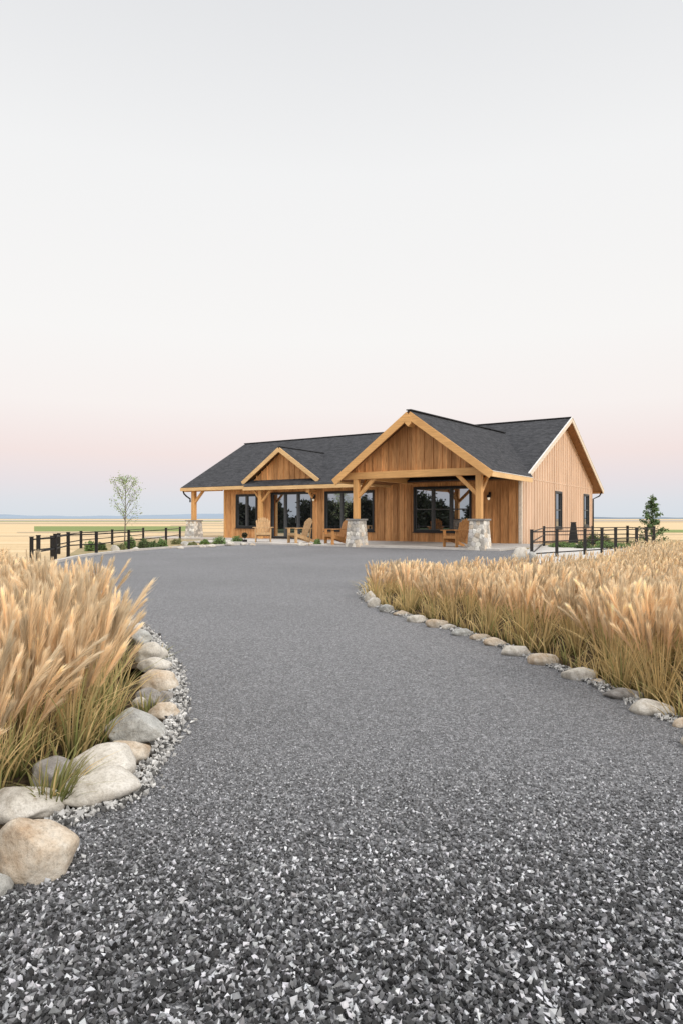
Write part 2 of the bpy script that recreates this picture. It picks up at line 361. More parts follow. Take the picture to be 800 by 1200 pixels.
keep = inpoly(P, poly) & (np.abs(P[:,0]) < 0.56*P[:,1]+1.2) & (r.random(cnt) < np.clip((6.2-P[:,1])/2.2, 0, 1))
P = P[keep]; rad = r.uniform(0.0065,0.016,len(P))*np.clip(1.50-0.33*P[:,1],0.36,1.1)
gc = greys(len(P), r); fw = (np.clip((P[:,1]-1.9)/3.2,0,0.85))[:,None]; gc *= (0.80+0.2*np.clip((P[:,1]-1.6)/1.8,0,1))[:,None]; gc = (gc*(1-fw)+0.235*fw)*np.array([0.97,0.975,1.0])
chips('loose_gravel', P, rad, gc, seed=5, label='dark and pale crushed stone chips covering the near driveway', cat='gravel', kind='stuff')
def pebble_strip(name, line, w, n, ymax, side, label, seed):
    r = np.random.default_rng(seed)
    line = [p for p in line if p[1] < ymax]; A = np.array(line); i = r.integers(0,len(A)-1,n*3); t = r.random(n*3)
    seglen = np.hypot(*(A[1:]-A[:-1]).T); pr = seglen/seglen.sum(); i = r.choice(len(pr), n*3, p=pr)
    d = A[i+1]-A[i]; nrm = np.stack([-d[:,1],d[:,0]],1)/np.hypot(*d.T)[:,None]
    off = np.where(r.random(n*3) < 0.8, r.uniform(-0.9,0.5,n*3), r.normal(0.15,0.4,n*3))*w*side
    P = (A[i]+d*t[:,None]+nrm*off[:,None])[:n]
    k = r.random(n); g = np.where(k<0.5, r.uniform(0.36,0.66,n), np.where(k<0.78, r.uniform(0.2,0.4,n), r.uniform(0.05,0.12,n)))
    col = np.stack([g,g*0.985,g*0.95],1)
    chips(name, P, r.uniform(0.008,0.020,n), col, flat=0.7, seed=seed+1, z0=0.016, label=label, cat='pebbles', kind='stuff')
pebble_strip('edging_pebbles', L_edge[7:], 0.085, 4600, 9.5, -1, 'pale pebbles strewn between the left boulders and the driveway', 21)
pebble_strip('edging_pebbles', R_edge[3:], 0.085, 6000, 12.5, 1, 'thin line of pale pebbles beside the stones of the right bed', 31)

# ------------------------------------------------------------------ boulders
BTAN = noise_mat('tan_boulder', [(0.3,(0.403,0.286,0.185)),(0.5,(0.554,0.470,0.370)),(0.68,(0.672,0.630,0.554))], 7, 9, 0.85, 0.25, 0.7, 0.012, bscale=35)
BPALE = noise_mat('pale_boulder', [(0.3,(0.420,0.386,0.328)),(0.5,(0.571,0.538,0.479)),(0.68,(0.664,0.638,0.588))], 6, 9, 0.85, 0.25, 0.6, 0.012, bscale=35)
BGREY = noise_mat('grey_boulder', [(0.3,(0.277,0.277,0.269)),(0.5,(0.454,0.454,0.428)),(0.68,(0.588,0.588,0.563))], 7, 9, 0.85, 0.25, 0.9, 0.015, bscale=30)
BDARK = noise_mat('dark_grey_boulder', [(0.3,(0.168,0.160,0.151)),(0.5,(0.302,0.286,0.269)),(0.68,(0.403,0.386,0.361))], 7, 9, 0.85, 0.25, 0.7, 0.012, bscale=35)
for m_ in (BTAN,BPALE,BGREY,BDARK):
    nt_ = m_.node_tree; b_ = [n for n in nt_.nodes if n.type=='BSDF_PRINCIPLED'][0]; src = b_.inputs['Base Color'].links[0].from_socket
    v_ = coords(nt_); a_ = N(nt_,'ShaderNodeTexNoise', Scale=70, Detail=4, Roughness=0.9); nt_.links.new(v_, a_.inputs['Vector'])
    r_ = ramp(nt_, [(0.36,(0.62,0.60,0.58)),(0.5,(1,1,1)),(0.68,(1.18,1.18,1.18))]); nt_.links.new(a_.outputs[0], r_.inputs[0])
    c_ = mixc(nt_, src, r_.outputs[0], 0.75, 'MULTIPLY')
    a2 = N(nt_,'ShaderNodeTexNoise', Scale=2.6, Detail=9, Roughness=0.72, Distortion=1.2); nt_.links.new(v_, a2.inputs['Vector'])
    r2_ = ramp(nt_, [(0.40,(0.60,0.56,0.51)),(0.50,(1,1,1))]); nt_.links.new(a2.outputs[0], r2_.inputs[0])
    c_ = mixc(nt_, c_, r2_.outputs[0], 0.6, 'MULTIPLY'); nt_.links.new(c_, b_.inputs['Base Color'])
BMATS = {'tan': BTAN, 'pale': BPALE, 'grey': BGREY, 'dark': BDARK}
def boulder(x, y, rx, ry, h, mat, seed, label, rz=0, sub=4, group='boulders lining the left bed', cuts=5, name='boulder', rough=0.16):
    rr = random.Random(seed); bm = bmesh.new(); bmesh.ops.create_icosphere(bm, subdivisions=sub, radius=1)
    planes = []
    for _ in range(cuts):
        a = rr.uniform(0, 2*math.pi); e = rr.uniform(-0.1, 1.1); planes.append((Vector((math.cos(a)*math.cos(e), math.sin(a)*math.cos(e), math.sin(e))), rr.uniform(0.68,0.88)))
    o = Vector((seed*3.17, seed*1.31, seed*0.7))
    for v in bm.verts:
        p = v.co.copy(); p *= 1 + rough*noise.noise(p*1.1+o)*2 + 0.035*noise.noise(p*4+o)
        for n, d in planes:
            q = p.dot(n)
            if q > d: p -= n*(q-d)*0.82
        p *= 1 + 0.012*noise.noise(p*13+o)
        v.co = p
    for f in bm.faces: f.smooth = True
    zs = [v.co.z for v in bm.verts]; xs = [v.co.x for v in bm.verts]; ys = [v.co.y for v in bm.verts]
    mx = max(zs); ex = (max(xs)-min(xs))/2; ey = (max(ys)-min(ys))/2
    for v in bm.verts: v.co = Vector((v.co.x/ex*rx, v.co.y/ey*ry, (v.co.z/mx*0.62+0.38)*h if v.co.z > 0 else (0.38+v.co.z*0.6)*h))
    me = bpy.data.meshes.new(name); bm.to_mesh(me); bm.free()
    ob = link(name, me, BMATS[mat]); ob.location = (x, y, 0); ob.rotation_euler = (0,0,rz)
    tag(ob, label=label, cat='boulder' if name == 'boulder' else 'stone', group=group); return ob
def bpx(x0, x1, y0, y1, mat, seed, label, depth=0.8, **kw):
    """stone whose outline in the photo is x0..x1, y0..y1 (y1 = where it meets the ground)"""
    d1 = F*CAM_H/(y1-HZ); w = (x1-x0)/F*d1; ry = w/2*depth; d = d1+ry*0.85; w = (x1-x0)/F*d
    xc = ((x0+x1)/2-400)/F*d; h = CAM_H-(y0-HZ)/F*(d+ry*0.25)
    h = min(max(h, 0.2*w), 1.1*w)
    return boulder(xc, d, w/2, ry, h, mat, seed, label, **kw)
bpx(-32,14,1022,1060,'grey',1,'grey stone cut by the left frame edge, nearest the camera')
bpx(-7,87,952,1043,'tan',2,'big tan boulder in front of the green tuft, nearest whole one', rz=0.1, cuts=3, rough=0.12)
bpx(-14,74,918,967,'pale',3,'pale boulder partly hidden behind the green grass tuft')
bpx(36,90,885,926,'dark',4,'dark grey rounded boulder tucked behind the largest pale pair')
bpx(76,160,868,930,'pale',6,'large smooth pale boulder at the rear of the leaning pair', depth=0.9)
bpx(70,164,900,949,'pale',5,'large low pale boulder at the front of the leaning pair', depth=0.7, rz=0.35)
bpx(120,178,864,899,'tan',8,'tan boulder between the pale pair and the angular grey one')
bpx(123,193,829,874,'grey',11,'angular light grey boulder with a rough faceted top', cuts=8, rough=0.22)
bpx(173,211,822,845,'tan',12,'small tan boulder standing out towards the driveway pebbles')
bpx(155,174,816,834,'pale',13,'small pale boulder at the foot of the dry grass')
bpx(161,193,805,828,'dark',14,'dark grey boulder below the wide tan boulder')
bpx(187,206,809,824,'dark',15,'small dark grey stone on the pebbles beside the tan boulder')
bpx(163,210,783,813,'tan',16,'wide tan boulder with a brown lower face at the bend')
bpx(160,201,769,789,'pale',17,'flat pale boulder resting behind the wide tan boulder')
bpx(158,196,751,778,'pale',18,'rounded pale boulder half way along the receding row')
bpx(153,178,737,756,'grey',19,'grey boulder beneath overhanging plumes near the far end')
bpx(140,166,727,741,'pale',20,'farthest visible pale boulder of the left row')
rs = [(426,440,692,707),(430,446,700,713),(444,463,708,719),(460,482,715,723),(475,500,720,731),(498,525,725,737),(517,534,731,739),
      (528,556,736,747),(549,575,742,752),(566,594,747,759),(587,622,756,771),(618,655,765,782),(659,700,782,800),(690,711,795,804),
      (708,754,806,823),(738,790,818,842),(788,812,840,856),(800,850,855,885)]
rl = ['small pale stone on the rounded tip of the right bed','pale stone second from the tip of the right bed','grey stone third from the tip of the right bed',
      'low tan stone fourth from the tip of the right bed','low flat stone fifth from the tip of the right bed','brownish stone sixth from the tip of the right bed','small whitish stone seventh from the tip of the right bed',
      'flat grey stone eighth from the tip of the right bed','low stone ninth from the tip of the right bed','pale stone tenth from the tip of the right bed','broad flat stone eleventh from the tip of the right bed',
      'broad brown stone twelfth from the tip of the right bed','long pale flat stone in front of bowed grass stems','small stone tucked beside the long pale flat stone',
      'dark brown flat stone between two pale ones on the right','large pale flat stone near the right frame edge','tan stone cut by the right frame edge','pale stone just past the right frame edge']
rm = ['pale','pale','grey','tan','pale','tan','pale','grey','tan','tan','pale','tan','pale','tan','dark','pale','tan','pale']
for i, ((x0,x1,y0,y1), lb, m) in enumerate(zip(rs, rl, rm)):
    bpx(x0,x1,y0,y1,m,40+i,lb,depth=0.62,sub=3,group='flat stones edging the right bed',name='edging_stone',rz=-0.25)
fr = [((212,222,634,640.5),'grey','grey rock below the left stone pillar'),((207,216,640,643.5),'pale','white flat rock at the drive edge left of the pillar'),
      ((232,242,638,642),'pale','low pale rock between two small shrubs by the drive'),((242,254,637.5,641.8),'pale','flat pale rock just left of the widest shrub'),
      ((263,277,634,640),'pale','white rock between the two shrubs before the patio'),((195,203,639.5,642.8),'tan','tan rock beside the shrub by the fence end'),
      ((280,290,636,639.4),'pale','flat pale rock under the little potted plant'),((291,301,636.6,639.4),'tan','flat tan rock in front of the first lawn chair'),
      ((128,142,638.5,646.8),'pale','pale round rock near the foot of the slim tree'),((154,164,641,645.5),'pale','small pale rock right of the slim tree'),
      ((348,359,635,640),'pale','white rock under the second lawn chair'),((361,368,636,640),'tan','small tan rock left of the patio edge shrub'),((378,397,636.5,640.2),'pale','flat white rock between the patio shrub and pillar'),
      ((595,624,641,658),'pale','big rounded pale rock at the right fence corner'),((612,634,646,659),'grey','lower grey rock leaning on the fence corner rock'),((598,612,655,660),'pale','small flat rock in front of the fence corner rock')]
for i, ((x0,x1,y0,y1), m, lb) in enumerate(fr):
    bpx(x0,x1,y0,y1,m,80+i,lb,depth=0.7 if i<13 else 0.6,sub=3,group='rocks among the shrubs',name='garden_rock',rz=0.3*i)

# ------------------------------------------------------------------ ornamental grass
def grass(name, pts, label, seed, hscale=1.0, wind=0.30, cat='grass', green=0.0, lod=None, plume=True, stems=None, fan=0.21):
    r = np.random.default_rng(seed); Vs=[]; Ts=[]; Cs=[]; base=0
    for (cx, cy, h) in pts:
        d = math.hypot(cx, cy)
        if lod is not None: d = lod
        if d < 6.2:  ns,nh,nl,ww = 28,150,34,1.0
        elif d < 9:  ns,nh,nl,ww = 26,80,24,1.4
        elif d < 13: ns,nh,nl,ww = 24,44,22,2.0
        elif d < 20: ns,nh,nl,ww = 19,15,9,3.2
        else:        ns,nh,nl,ww = 13,7,3,5.5
        if not plume: ns = 0
        if stems: nl = stems
        n = ns+nl; isp = np.arange(n) < ns
        ctone = r.uniform(0.88,1.08); cw = np.clip(r.normal(0,0.08,2),-0.14,0.07)
        a = r.uniform(0,2*np.pi,n); ra = np.sqrt(r.random(n))*0.075
        B = np.stack([cx+ra*np.cos(a), cy+ra*np.sin(a), np.zeros(n)],1)
        cn = lambda sd: np.clip(np.abs(r.normal(0.0,sd,n)),0,1.7*sd)
        out = np.where(isp, cn(fan)+0.02, cn(0.40)+0.05)
        wn = wind*np.where(isp, r.uniform(0.4,1.3,n), r.uniform(0,0.6,n))
        H = np.stack([np.cos(a)*out+wn, np.sin(a)*out-0.15*wn],1)+cw[None]
        L = np.where(isp, r.uniform(0.70 if fan > 0.205 else 0.52,1.10,n)*h, r.uniform(0.35,0.75,n)*h)*hscale
        s1 = 0.55; s2 = np.where(isp, r.uniform(0.25,0.9,n), r.uniform(0.4,1.5,n))
        hm = np.hypot(*H.T)
        def P(t):
            t = np.asarray(t); hz = (s1*t+s2[:,None]*t**2.2)*L[:,None]
            z = L[:,None]*(t-0.30*s2[:,None]*np.minimum(hm,1.2)[:,None]*t**2.4)
            return np.stack([B[:,0,None]+H[:,0,None]*hz, B[:,1,None]+H[:,1,None]*hz, np.maximum(z,0.01)],2)
        K = 6; t = np.broadcast_to(np.linspace(0,1,K), (n,K)); pt = P(t)
        side = np.stack([np.cos(a+1.57+r.normal(0,0.6,n)), np.sin(a+1.57+r.normal(0,0.6,n)), np.zeros(n)],1)
        wid = np.where(isp, 0.0019, 0.0042)*min(ww,2.6)
        wp = wid[:,None]*np.array([1,1,0.95,0.8,0.55,0.08])[None]
        Lf = pt-side[:,None]*wp[:,:,None]; Rt = pt+side[:,None]*wp[:,:,None]
        V = np.stack([Lf,Rt],2).reshape(n*K*2,3)
        i = np.arange(K-1)*2; T = np.concatenate([np.stack([i,i+1,i+3],1), np.stack([i,i+3,i+2],1)])
        T = (T[None]+(np.arange(n)*K*2)[:,None,None]).reshape(-1,3)
        tt = np.linspace(0,1,K)[None,:,None]
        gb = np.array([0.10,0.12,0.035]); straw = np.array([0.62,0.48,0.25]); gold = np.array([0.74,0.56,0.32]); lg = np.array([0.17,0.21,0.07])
        isg = (r.random(n) < (0.30+green))
        low = np.where(isg[:,None], lg, np.array([0.54,0.41,0.19]))
        hi = np.where((isg & ~isp)[:,None], np.array([0.50,0.46,0.21])*(1-green*0.9), np.where(isp[:,None], gold, straw))
        hi = hi*r.uniform(0.6,1.35,n)[:,None]; low = low*r.uniform(0.35,1.25,n)[:,None]
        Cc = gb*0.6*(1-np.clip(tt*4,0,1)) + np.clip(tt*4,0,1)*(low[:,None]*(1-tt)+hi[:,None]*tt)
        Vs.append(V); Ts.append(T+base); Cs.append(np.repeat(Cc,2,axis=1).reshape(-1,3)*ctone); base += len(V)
        if ns:
            u = r.random((ns,nh))**0.8; th = 0.62+0.38*u
            sel = slice(0,ns); Bs,Hs,Ls,s2s,hms = B[sel],H[sel],L[sel],s2[sel],hm[sel]
            def Pp(t):
                hz = (s1*t+s2s[:,None]*t**2.2)*Ls[:,None]; z = Ls[:,None]*(t-0.30*s2s[:,None]*np.minimum(hms,1.2)[:,None]*t**2.4)
                return np.stack([Bs[:,0,None]+Hs[:,0,None]*hz, Bs[:,1,None]+Hs[:,1,None]*hz, z],2)
            p0 = Pp(th); tg = Pp(th+0.02)-p0; tg /= np.linalg.norm(tg,axis=2)[...,None]
            rd = r.normal(size=(ns,nh,3)); rd /= np.linalg.norm(rd,axis=2)[...,None]
            dr = tg+rd*r.uniform(0.05,0.33,(ns,nh,1)); dr[...,0] += 0.09; dr[...,2] -= 0.05
            prof = (0.35+1.3*np.sin(np.pi*np.clip(u*0.95,0,1))**0.8)*0.075*h/0.75
            ln = prof*r.uniform(0.6,1.25,(ns,nh)); p2 = p0+dr*ln[...,None]
            sd = np.cross(tg, rd); sd /= np.linalg.norm(sd,axis=2)[...,None]+1e-6
            w = 0.0018*ww
            mid = p0*0.45+p2*0.55
            hv = np.stack([p0, mid-sd*w, p2, mid+sd*w],2).reshape(-1,3)
            m = ns*nh; Th = np.concatenate([np.stack([4*np.arange(m),4*np.arange(m)+1,4*np.arange(m)+2],1), np.stack([4*np.arange(m),4*np.arange(m)+2,4*np.arange(m)+3],1)])
            ptone = r.uniform(0.60,1.06,(ns,1,1))
            pc = np.array([0.74,0.54,0.32])*(1-u[...,None]) + np.array([0.97,0.83,0.61])*u[...,None]
            pc = pc*ptone*r.uniform(0.86,1.06,(ns,nh,1))*ctone
            Vs.append(hv); Ts.append(Th+base); Cs.append(np.repeat(pc.reshape(-1,1,3),4,axis=1).reshape(-1,3)); base += len(hv)
    V = np.concatenate(Vs); T = np.concatenate(Ts); Cc = np.clip(np.concatenate(Cs),0,0.93)
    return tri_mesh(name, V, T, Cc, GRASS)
def scatter(poly, sp, seed, jit=0.38, spf=None):
    r = np.random.default_rng(seed); xs = [p[0] for p in poly]; ys = [p[1] for p in poly]; out = []
    y = min(ys); row = 0
    while y < max(ys):
        s = spf(y) if spf else sp
        x = min(xs)+(row%2)*s/2
        while x < max(xs):
            out.append((x+r.uniform(-jit,jit)*s, y+r.uniform(-jit,jit)*s)); x += s
        y += s*0.87; row += 1
    P = np.array(out); P = P[inpoly(P, poly)]
    return P[np.abs(P[:,0]) < 0.56*P[:,1]+1.1]
rr = np.random.default_rng(5)
Lg = [(-1.66,2.78), (-1.42,3.2), (-1.33,3.8), (-1.50,4.4), (-1.72,5.1), (-2.06,6.0), (-2.55,6.9), (-3.1,7.9), (-3.8,9.0), (-4.8,9.9), (-6.2,10.8), (-8,11), (-9,8), (-4,2.6)]
P = scatter(Lg, 0.27, 1, spf=lambda y: 0.29+0.010*y)
pts = [(x, y, (0.76-0.022*(y-4))*rr.uniform(0.80,1.14)) for x, y in P]
tag(grass('plume_grass', pts, '', 2, wind=0.03, green=0.0, fan=0.19), label='tall blond plume grass leaning over the left row of boulders', cat='grass', kind='stuff')
off = []
for (x, y) in [p for p in R_edge if p[1] < 12.0 and p[1] > 2.6]: off.append((x, y))
A = np.array(off); tn = np.gradient(A, axis=0); tn /= np.hypot(*tn.T)[:,None]; nr = np.stack([tn[:,1], -tn[:,0]],1)
inner = A+nr*0.12
Rg = [tuple(p) for p in inner] + [(1.6,11.9),(3.2,12.8),(4.8,14.2),(6.3,16),(7.8,18.2),(9.6,22),(13.5,27),(17.5,27),(12,14),(4.5,3.4)]
P = scatter(Rg, 0.3, 4, spf=lambda y: 0.28+0.012*y)
def hr(x, y):
    h = 0.74+(0.49-0.74)*min(1,max(0,(y-4.5)/6.0))
    if x/y > 0.40 and y > 12.5: h += 0.05
    return h
pts = [(x, y, (0.85 if y > 17 else 1)*hr(x,y)*rr.uniform(0.86,1.14)) for x, y in P]
tag(grass('plume_grass', pts, '', 6, wind=0.09, green=-0.18), label='dense blond plume grass filling the bed right of the driveway', cat='grass', kind='stuff')
rf = np.random.default_rng(71); pf = []
for (x,y),q in zip(A, nr):
    for _ in range(2): e = q*rf.uniform(0.10,0.22); pf.append((x+e[0]+rf.uniform(-.06,.06), y+e[1]+rf.uniform(-.06,.06), rf.uniform(0.30,0.46)))
tag(grass('fringe_grass', pf, '', 72, plume=False, wind=-0.05, stems=7, green=-0.15), label='low straw coloured blades bending over the stones of the right bed', cat='grass', kind='stuff')
LA = np.array([p for p in smooth_line(Lg[:9],4)]); pf = [(x-rf.uniform(-0.02,0.16), y+rf.uniform(-.08,.08), rf.uniform(0.34,0.5)) for x,y in LA for _ in range(2)]
tag(grass('fringe_grass', pf, '', 73, plume=False, wind=0.1, stems=12, green=0.2), label='low green and straw blades behind the left row of boulders', cat='grass', kind='stuff')
# short meadow between left bed and fence
P = scatter([(-5.6,11.6),(-7.2,13.5),(-8.4,16.2),(-9.2,18.2),(-14,18),(-12,11.3)], 0.4, 9)
pts = [(x, y, 0.5*rr.uniform(0.8,1.1)) for x, y in P]
tag(grass('meadow_grass', pts, '', 10), label='short pale meadow grass in front of the left fence posts', cat='grass', kind='stuff')
t = grass('grass_tuft', [(0,0,0.30)], '', 12, lod=3, plume=False, green=0.5, stems=130, wind=0.25)
gx, gy = G(48,962); t.location = (gx, gy+0.12, 0.02); tag(t, label='green grass tuft growing between the tan and pale boulders', cat='grass tuft')
for k,(px,py,h) in enumerate([(186,772,0.2),(172,838,0.22)]):
    t = grass('grass_tuft', [(0,0,h)], '', 50+k, lod=3, plume=False, green=0.5, stems=45, wind=0.1)
    gx, gy = G(px,py); t.location = (gx,gy,0.0); tag(t, label=['thin green grass tuft between the far left boulders','thin green grass tuft beside the angular grey boulder'][k], cat='grass tuft')

# ------------------------------------------------------------------ leafy plants
def leaf_cloud(name, P, size, col, seed, parent, mat=LEAF, elong=1.6):
    r = np.random.default_rng(seed); n = len(P); P = np.asarray(P)
    a = r.normal(size=(n,3)); a /= np.linalg.norm(a,axis=1)[:,None]; b = np.cross(a, r.normal(size=(n,3))); b /= np.linalg.norm(b,axis=1)[:,None]
    s = size*r.uniform(0.6,1.3,n)[:,None]
    V = np.stack([P-a*s*elong*0.5, P-b*s*0.4, P+a*s*elong*0.5, P+b*s*0.4],1).reshape(-1,3)
    i = 4*np.arange(n); T = np.concatenate([np.stack([i,i+1,i+2],1), np.stack([i,i+2,i+3],1)])
    cc = np.asarray(col)[None]*r.uniform(0.55,1.5,(n,1))*(1+r.uniform(-0.12,0.12,(n,3)))
    return tri_mesh(name, V, T, np.repeat(cc,4,axis=0), mat, parent)
def shrub(px, ybase, w_px, h_px, col, seed, label, group='low shrubs along the patio border', n=700, leaf=0.035):
    d = F*CAM_H/(ybase-HZ); w = w_px*1.12/F*d*0.5; h = h_px*1.2/F*d; d += w*0.5
    root = empty('shrub', ((px-400)/F*d, d, 0), label=label, cat='shrub', group=group)
    r = np.random.default_rng(seed)
    u = r.normal(size=(n,3)); u /= np.linalg.norm(u,axis=1)[:,None]; u[:,2] = np.abs(u[:,2])
    rad = r.uniform(0.62,1.05,n)
    lump = np.array([0.82+0.35*noise.noise(Vector((*(p*1.8),))+Vector((seed,0,0))) for p in u])
    P = u*(rad*lump)[:,None]*np.array([w*1.12,w*1.12,h*1.12]); P[:,2] = np.maximum(P[:,2],0.01)
    o = leaf_cloud('foliage', P, leaf, col, seed+1, root)
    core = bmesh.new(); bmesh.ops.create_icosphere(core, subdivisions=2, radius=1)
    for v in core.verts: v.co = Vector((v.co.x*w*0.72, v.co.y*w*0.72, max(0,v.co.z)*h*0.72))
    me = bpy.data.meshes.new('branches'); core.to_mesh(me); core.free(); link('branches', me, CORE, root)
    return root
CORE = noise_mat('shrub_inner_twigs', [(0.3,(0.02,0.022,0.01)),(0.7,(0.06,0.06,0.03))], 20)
sg = (0.17,0.26,0.09); sy = (0.25,0.26,0.12); sd = (0.11,0.16,0.065)
for i,(a,b,w,h,c,lb) in enumerate([(257,639.6,17,9,sg,'wide green shrub between white rocks below the left wing'),(278,636.6,13,7,sg,'round green shrub nearest the potted plant'),
    (240,638,10,5,sg,'small green shrub under the open left porch'),(226,641,12,5,sy,'low yellowish shrub by the drive left of the white rocks'),(190,642.5,12,9,sg,'green shrub at the last fence posts'),
    (106,646,13,11,sg,'green shrub left of the slim tree, nearest the fence corner'),(119,645,10,8,sd,'small dark shrub between round shrub and slim tree'),(153,642.5,14,12,sg,'taller green shrub right beside the slim tree'),
    (169,642.5,16,9,sd,'dark green mounded shrub right of the tall one'),(180,643.5,11,8,sd,'low dark shrub behind the second row fence post'),(207,638,12,6,sy,'olive low shrub before the stone pillar'),
    (142,645,12,6,sy,'olive ground shrub at the foot of the slim tree'),
    (372,639.8,10,7,sg,'small green shrub on the patio edge beside the second chair'),
    (660,642,36,6,sg,'long low green shrub behind the right fence, left one'),(684,643.2,20,8,sd,'dark low shrub behind the right fence, middle one'),(716,643,44,6.5,sg,'wide low green shrub behind the right fence, right one'),
    (694,638,18,13,sd,'tall dark shrub by the rear corner of the house'),(708,637,16,10,sy,'olive shrub right of the tall dark one behind the fence'),(742,641,16,6,sy,'olive shrub near the young green tree')]):
    shrub(a,b,w,h,c,100+i*3,lb, group='low shrubs along the patio border' if i<13 else 'low shrubs behind the right fence', n=900 if w<25 else 1800, leaf=0.045)
# potted plant
x,y = G(287,637); d=y
root = empty('potted_plant', (x,y,0), label='little dark round plant in a black pot at the patio corner', cat='potted plant')
mb = MB(); mb.tube([(0,0,0),(0,0,0.16),(0,0,0.2)],[0.09,0.13,0.13],12); mb.build('pot', BLACK, root, smooth=False)
MB().tube([(0,0,0.15),(0.01,0,0.33)],[0.02,0.015],6).build('stem', BARK, root)
r = np.random.default_rng(77); u = r.normal(size=(350,3)); u /= np.linalg.norm(u,axis=1)[:,None]
leaf_cloud('foliage', u*r.uniform(0.5,1,(350,1))*0.15+np.array([0,0,0.42]), 0.05, (0.035,0.045,0.025), 5, root)

def tree(px, ybase, height, crown_w, seed, label, name, leafcol, nleaf, first=0.28, leaf=0.06, spread=0.75, limbs=15, group=None, xy=None, trunk_r=0.035, conical=False):
    rnd = random.Random(seed)
    x, y = xy if xy else G(px, ybase)
    root = empty(name, (x,y,0), label=label, cat='tree', group=group)
    mb = MB(); pts = []; lean = rnd.uniform(-0.02,0.02)
    for i in range(8):
        t = i/7; pts.append(Vector((lean*height*t+0.02*math.sin(t*5+seed)*height*0.3, 0.01*math.cos(t*4)*height*0.3, t*height*0.97)))
    mb.tube(pts, [trunk_r*(1-0.85*i/7) for i in range(8)], 7)
    trunk = mb.build('trunk', BARK, root, smooth=True)
    br = MB(); tips = []
    for k in range(limbs):
        t = first+(0.93-first)*k/(limbs-1); i = t*7; p = pts[int(i)].lerp(pts[min(7,int(i)+1)], i-int(i))
        a = k*2.4+rnd.uniform(-.5,.5)
        if conical: ln = crown_w*0.5*(1.05-t)*1.35+0.06; el = 0.25
        else: ln = crown_w*0.5*spread*math.sin(math.pi*min(1,(t-first)/(1-first)*0.8+0.2))*1.25+0.1; el = 0.9
        dr = Vector((math.cos(a)*math.cos(el), math.sin(a)*math.cos(el), math.sin(el)))
        ln *= rnd.uniform(0.8,1.2)/math.cos(el)*(0.75 if not conical else 1)
        q = [p + dr*ln*s + Vector((0,0,0.12*ln*s*s*(1 if not conical else -0.5))) for s in (0,0.35,0.7,1)]
        br.tube(q, [trunk_r*0.42*(1-t*0.5), trunk_r*0.3, trunk_r*0.18, trunk_r*0.08], 5)
        for s in (0.35,0.5,0.65,0.8,0.95,1.0): tips.append((p+dr*ln*s, ln))
        for m in range(4):
            s = rnd.uniform(0.3,0.9); b0 = p+dr*ln*s; d2 = (dr+Vector((rnd.uniform(-1,1),rnd.uniform(-1,1),rnd.uniform(-.3,.8)))*0.7).normalized()
            l2 = ln*rnd.uniform(0.25,0.45); br.tube([b0, b0+d2*l2*0.5, b0+d2*l2], [trunk_r*0.15,trunk_r*0.1,trunk_r*0.04], 4)
            tips += [(b0+d2*l2, ln), (b0+d2*l2*0.6, ln)]
    br.build('branch', BARK, trunk, smooth=True)
    if conical: tips += [(Vector((0,0,height*q/20)), 0.22) for q in range(5,20) for _ in range(5)]
    tips += [(pts[-1]-Vector((0,0,0.05*height*s)), 0.3*crown_w) for s in (0,1,2)]
    P = []
    for _ in range(nleaf):
        b, ln = rnd.choice(tips); s = 0.045*height*(0.7 if not conical else 0.6*min(1,ln/0.35+0.15)); P.append(b+Vector((rnd.gauss(0,s),rnd.gauss(0,s),rnd.gauss(0,s*0.8))))
    leaf_cloud('crown', np.array([tuple(p) for p in P]), leaf, leafcol, seed, root)
    return root
tree(146.5, 638.5, 3.35, 1.75, 5, 'slim young tree with sparse pale leaves behind the left fence', 'young_tree', (0.33,0.41,0.22), 780, first=0.28, leaf=0.062, limbs=19)
tree(764, 640, 2.35, 0.86, 9, 'small conical green sapling at the end of the right fence', 'sapling', (0.12,0.19,0.08), 2200, first=0.08, leaf=0.07, conical=True, limbs=22, trunk_r=0.03)
# trees west of the house: seen mirrored in its front windows
for k,(bx,by,hh) in enumerate([(-46+(q*37%7)-3, -40+q*3.6, 3.0+1.7*((q*53%11)/11)-(1.2 if q>16 else 0)) for q in range(21)]):
    rt = empty('tree', (bx,by,0), label='round dark tree of the row mirrored in the front windows', cat='tree', group='trees mirrored in the front windows')
    MB().tube([(0,0,0),(0.05,0,hh*0.4),(0,0.1,hh*0.75)],[0.14,0.11,0.04],7).build('trunk', BARK, rt, smooth=True)
    r = np.random.default_rng(200+k); cs = r.normal(size=(16,3))*np.array([0.27,0.27,0.2])*hh+np.array([0,0,hh*0.62]); cs[:,2] = np.clip(cs[:,2],hh*0.2,hh*0.88)
    cs[:8,2] = hh*0.16; cs[:8,:2] *= 1.6; Pp = cs[r.integers(0,16,5200)]+r.normal(size=(5200,3))*0.125*hh
    leaf_cloud('crown', Pp, 0.36, (0.03,0.036,0.02), 300+k, rt)

sheet('reflection_ground', [(-14,-50),(-14,-8),(-19,20),(-25,42),(-58,46),(-62,-50)], 0.0, noise_mat('dark_reflection_ground', [(0.3,(0.035,0.05,0.02)),(0.7,(0.07,0.09,0.035))], 3), kind='structure')  # unseen dark ground, added to darken the lower part of the window reflections
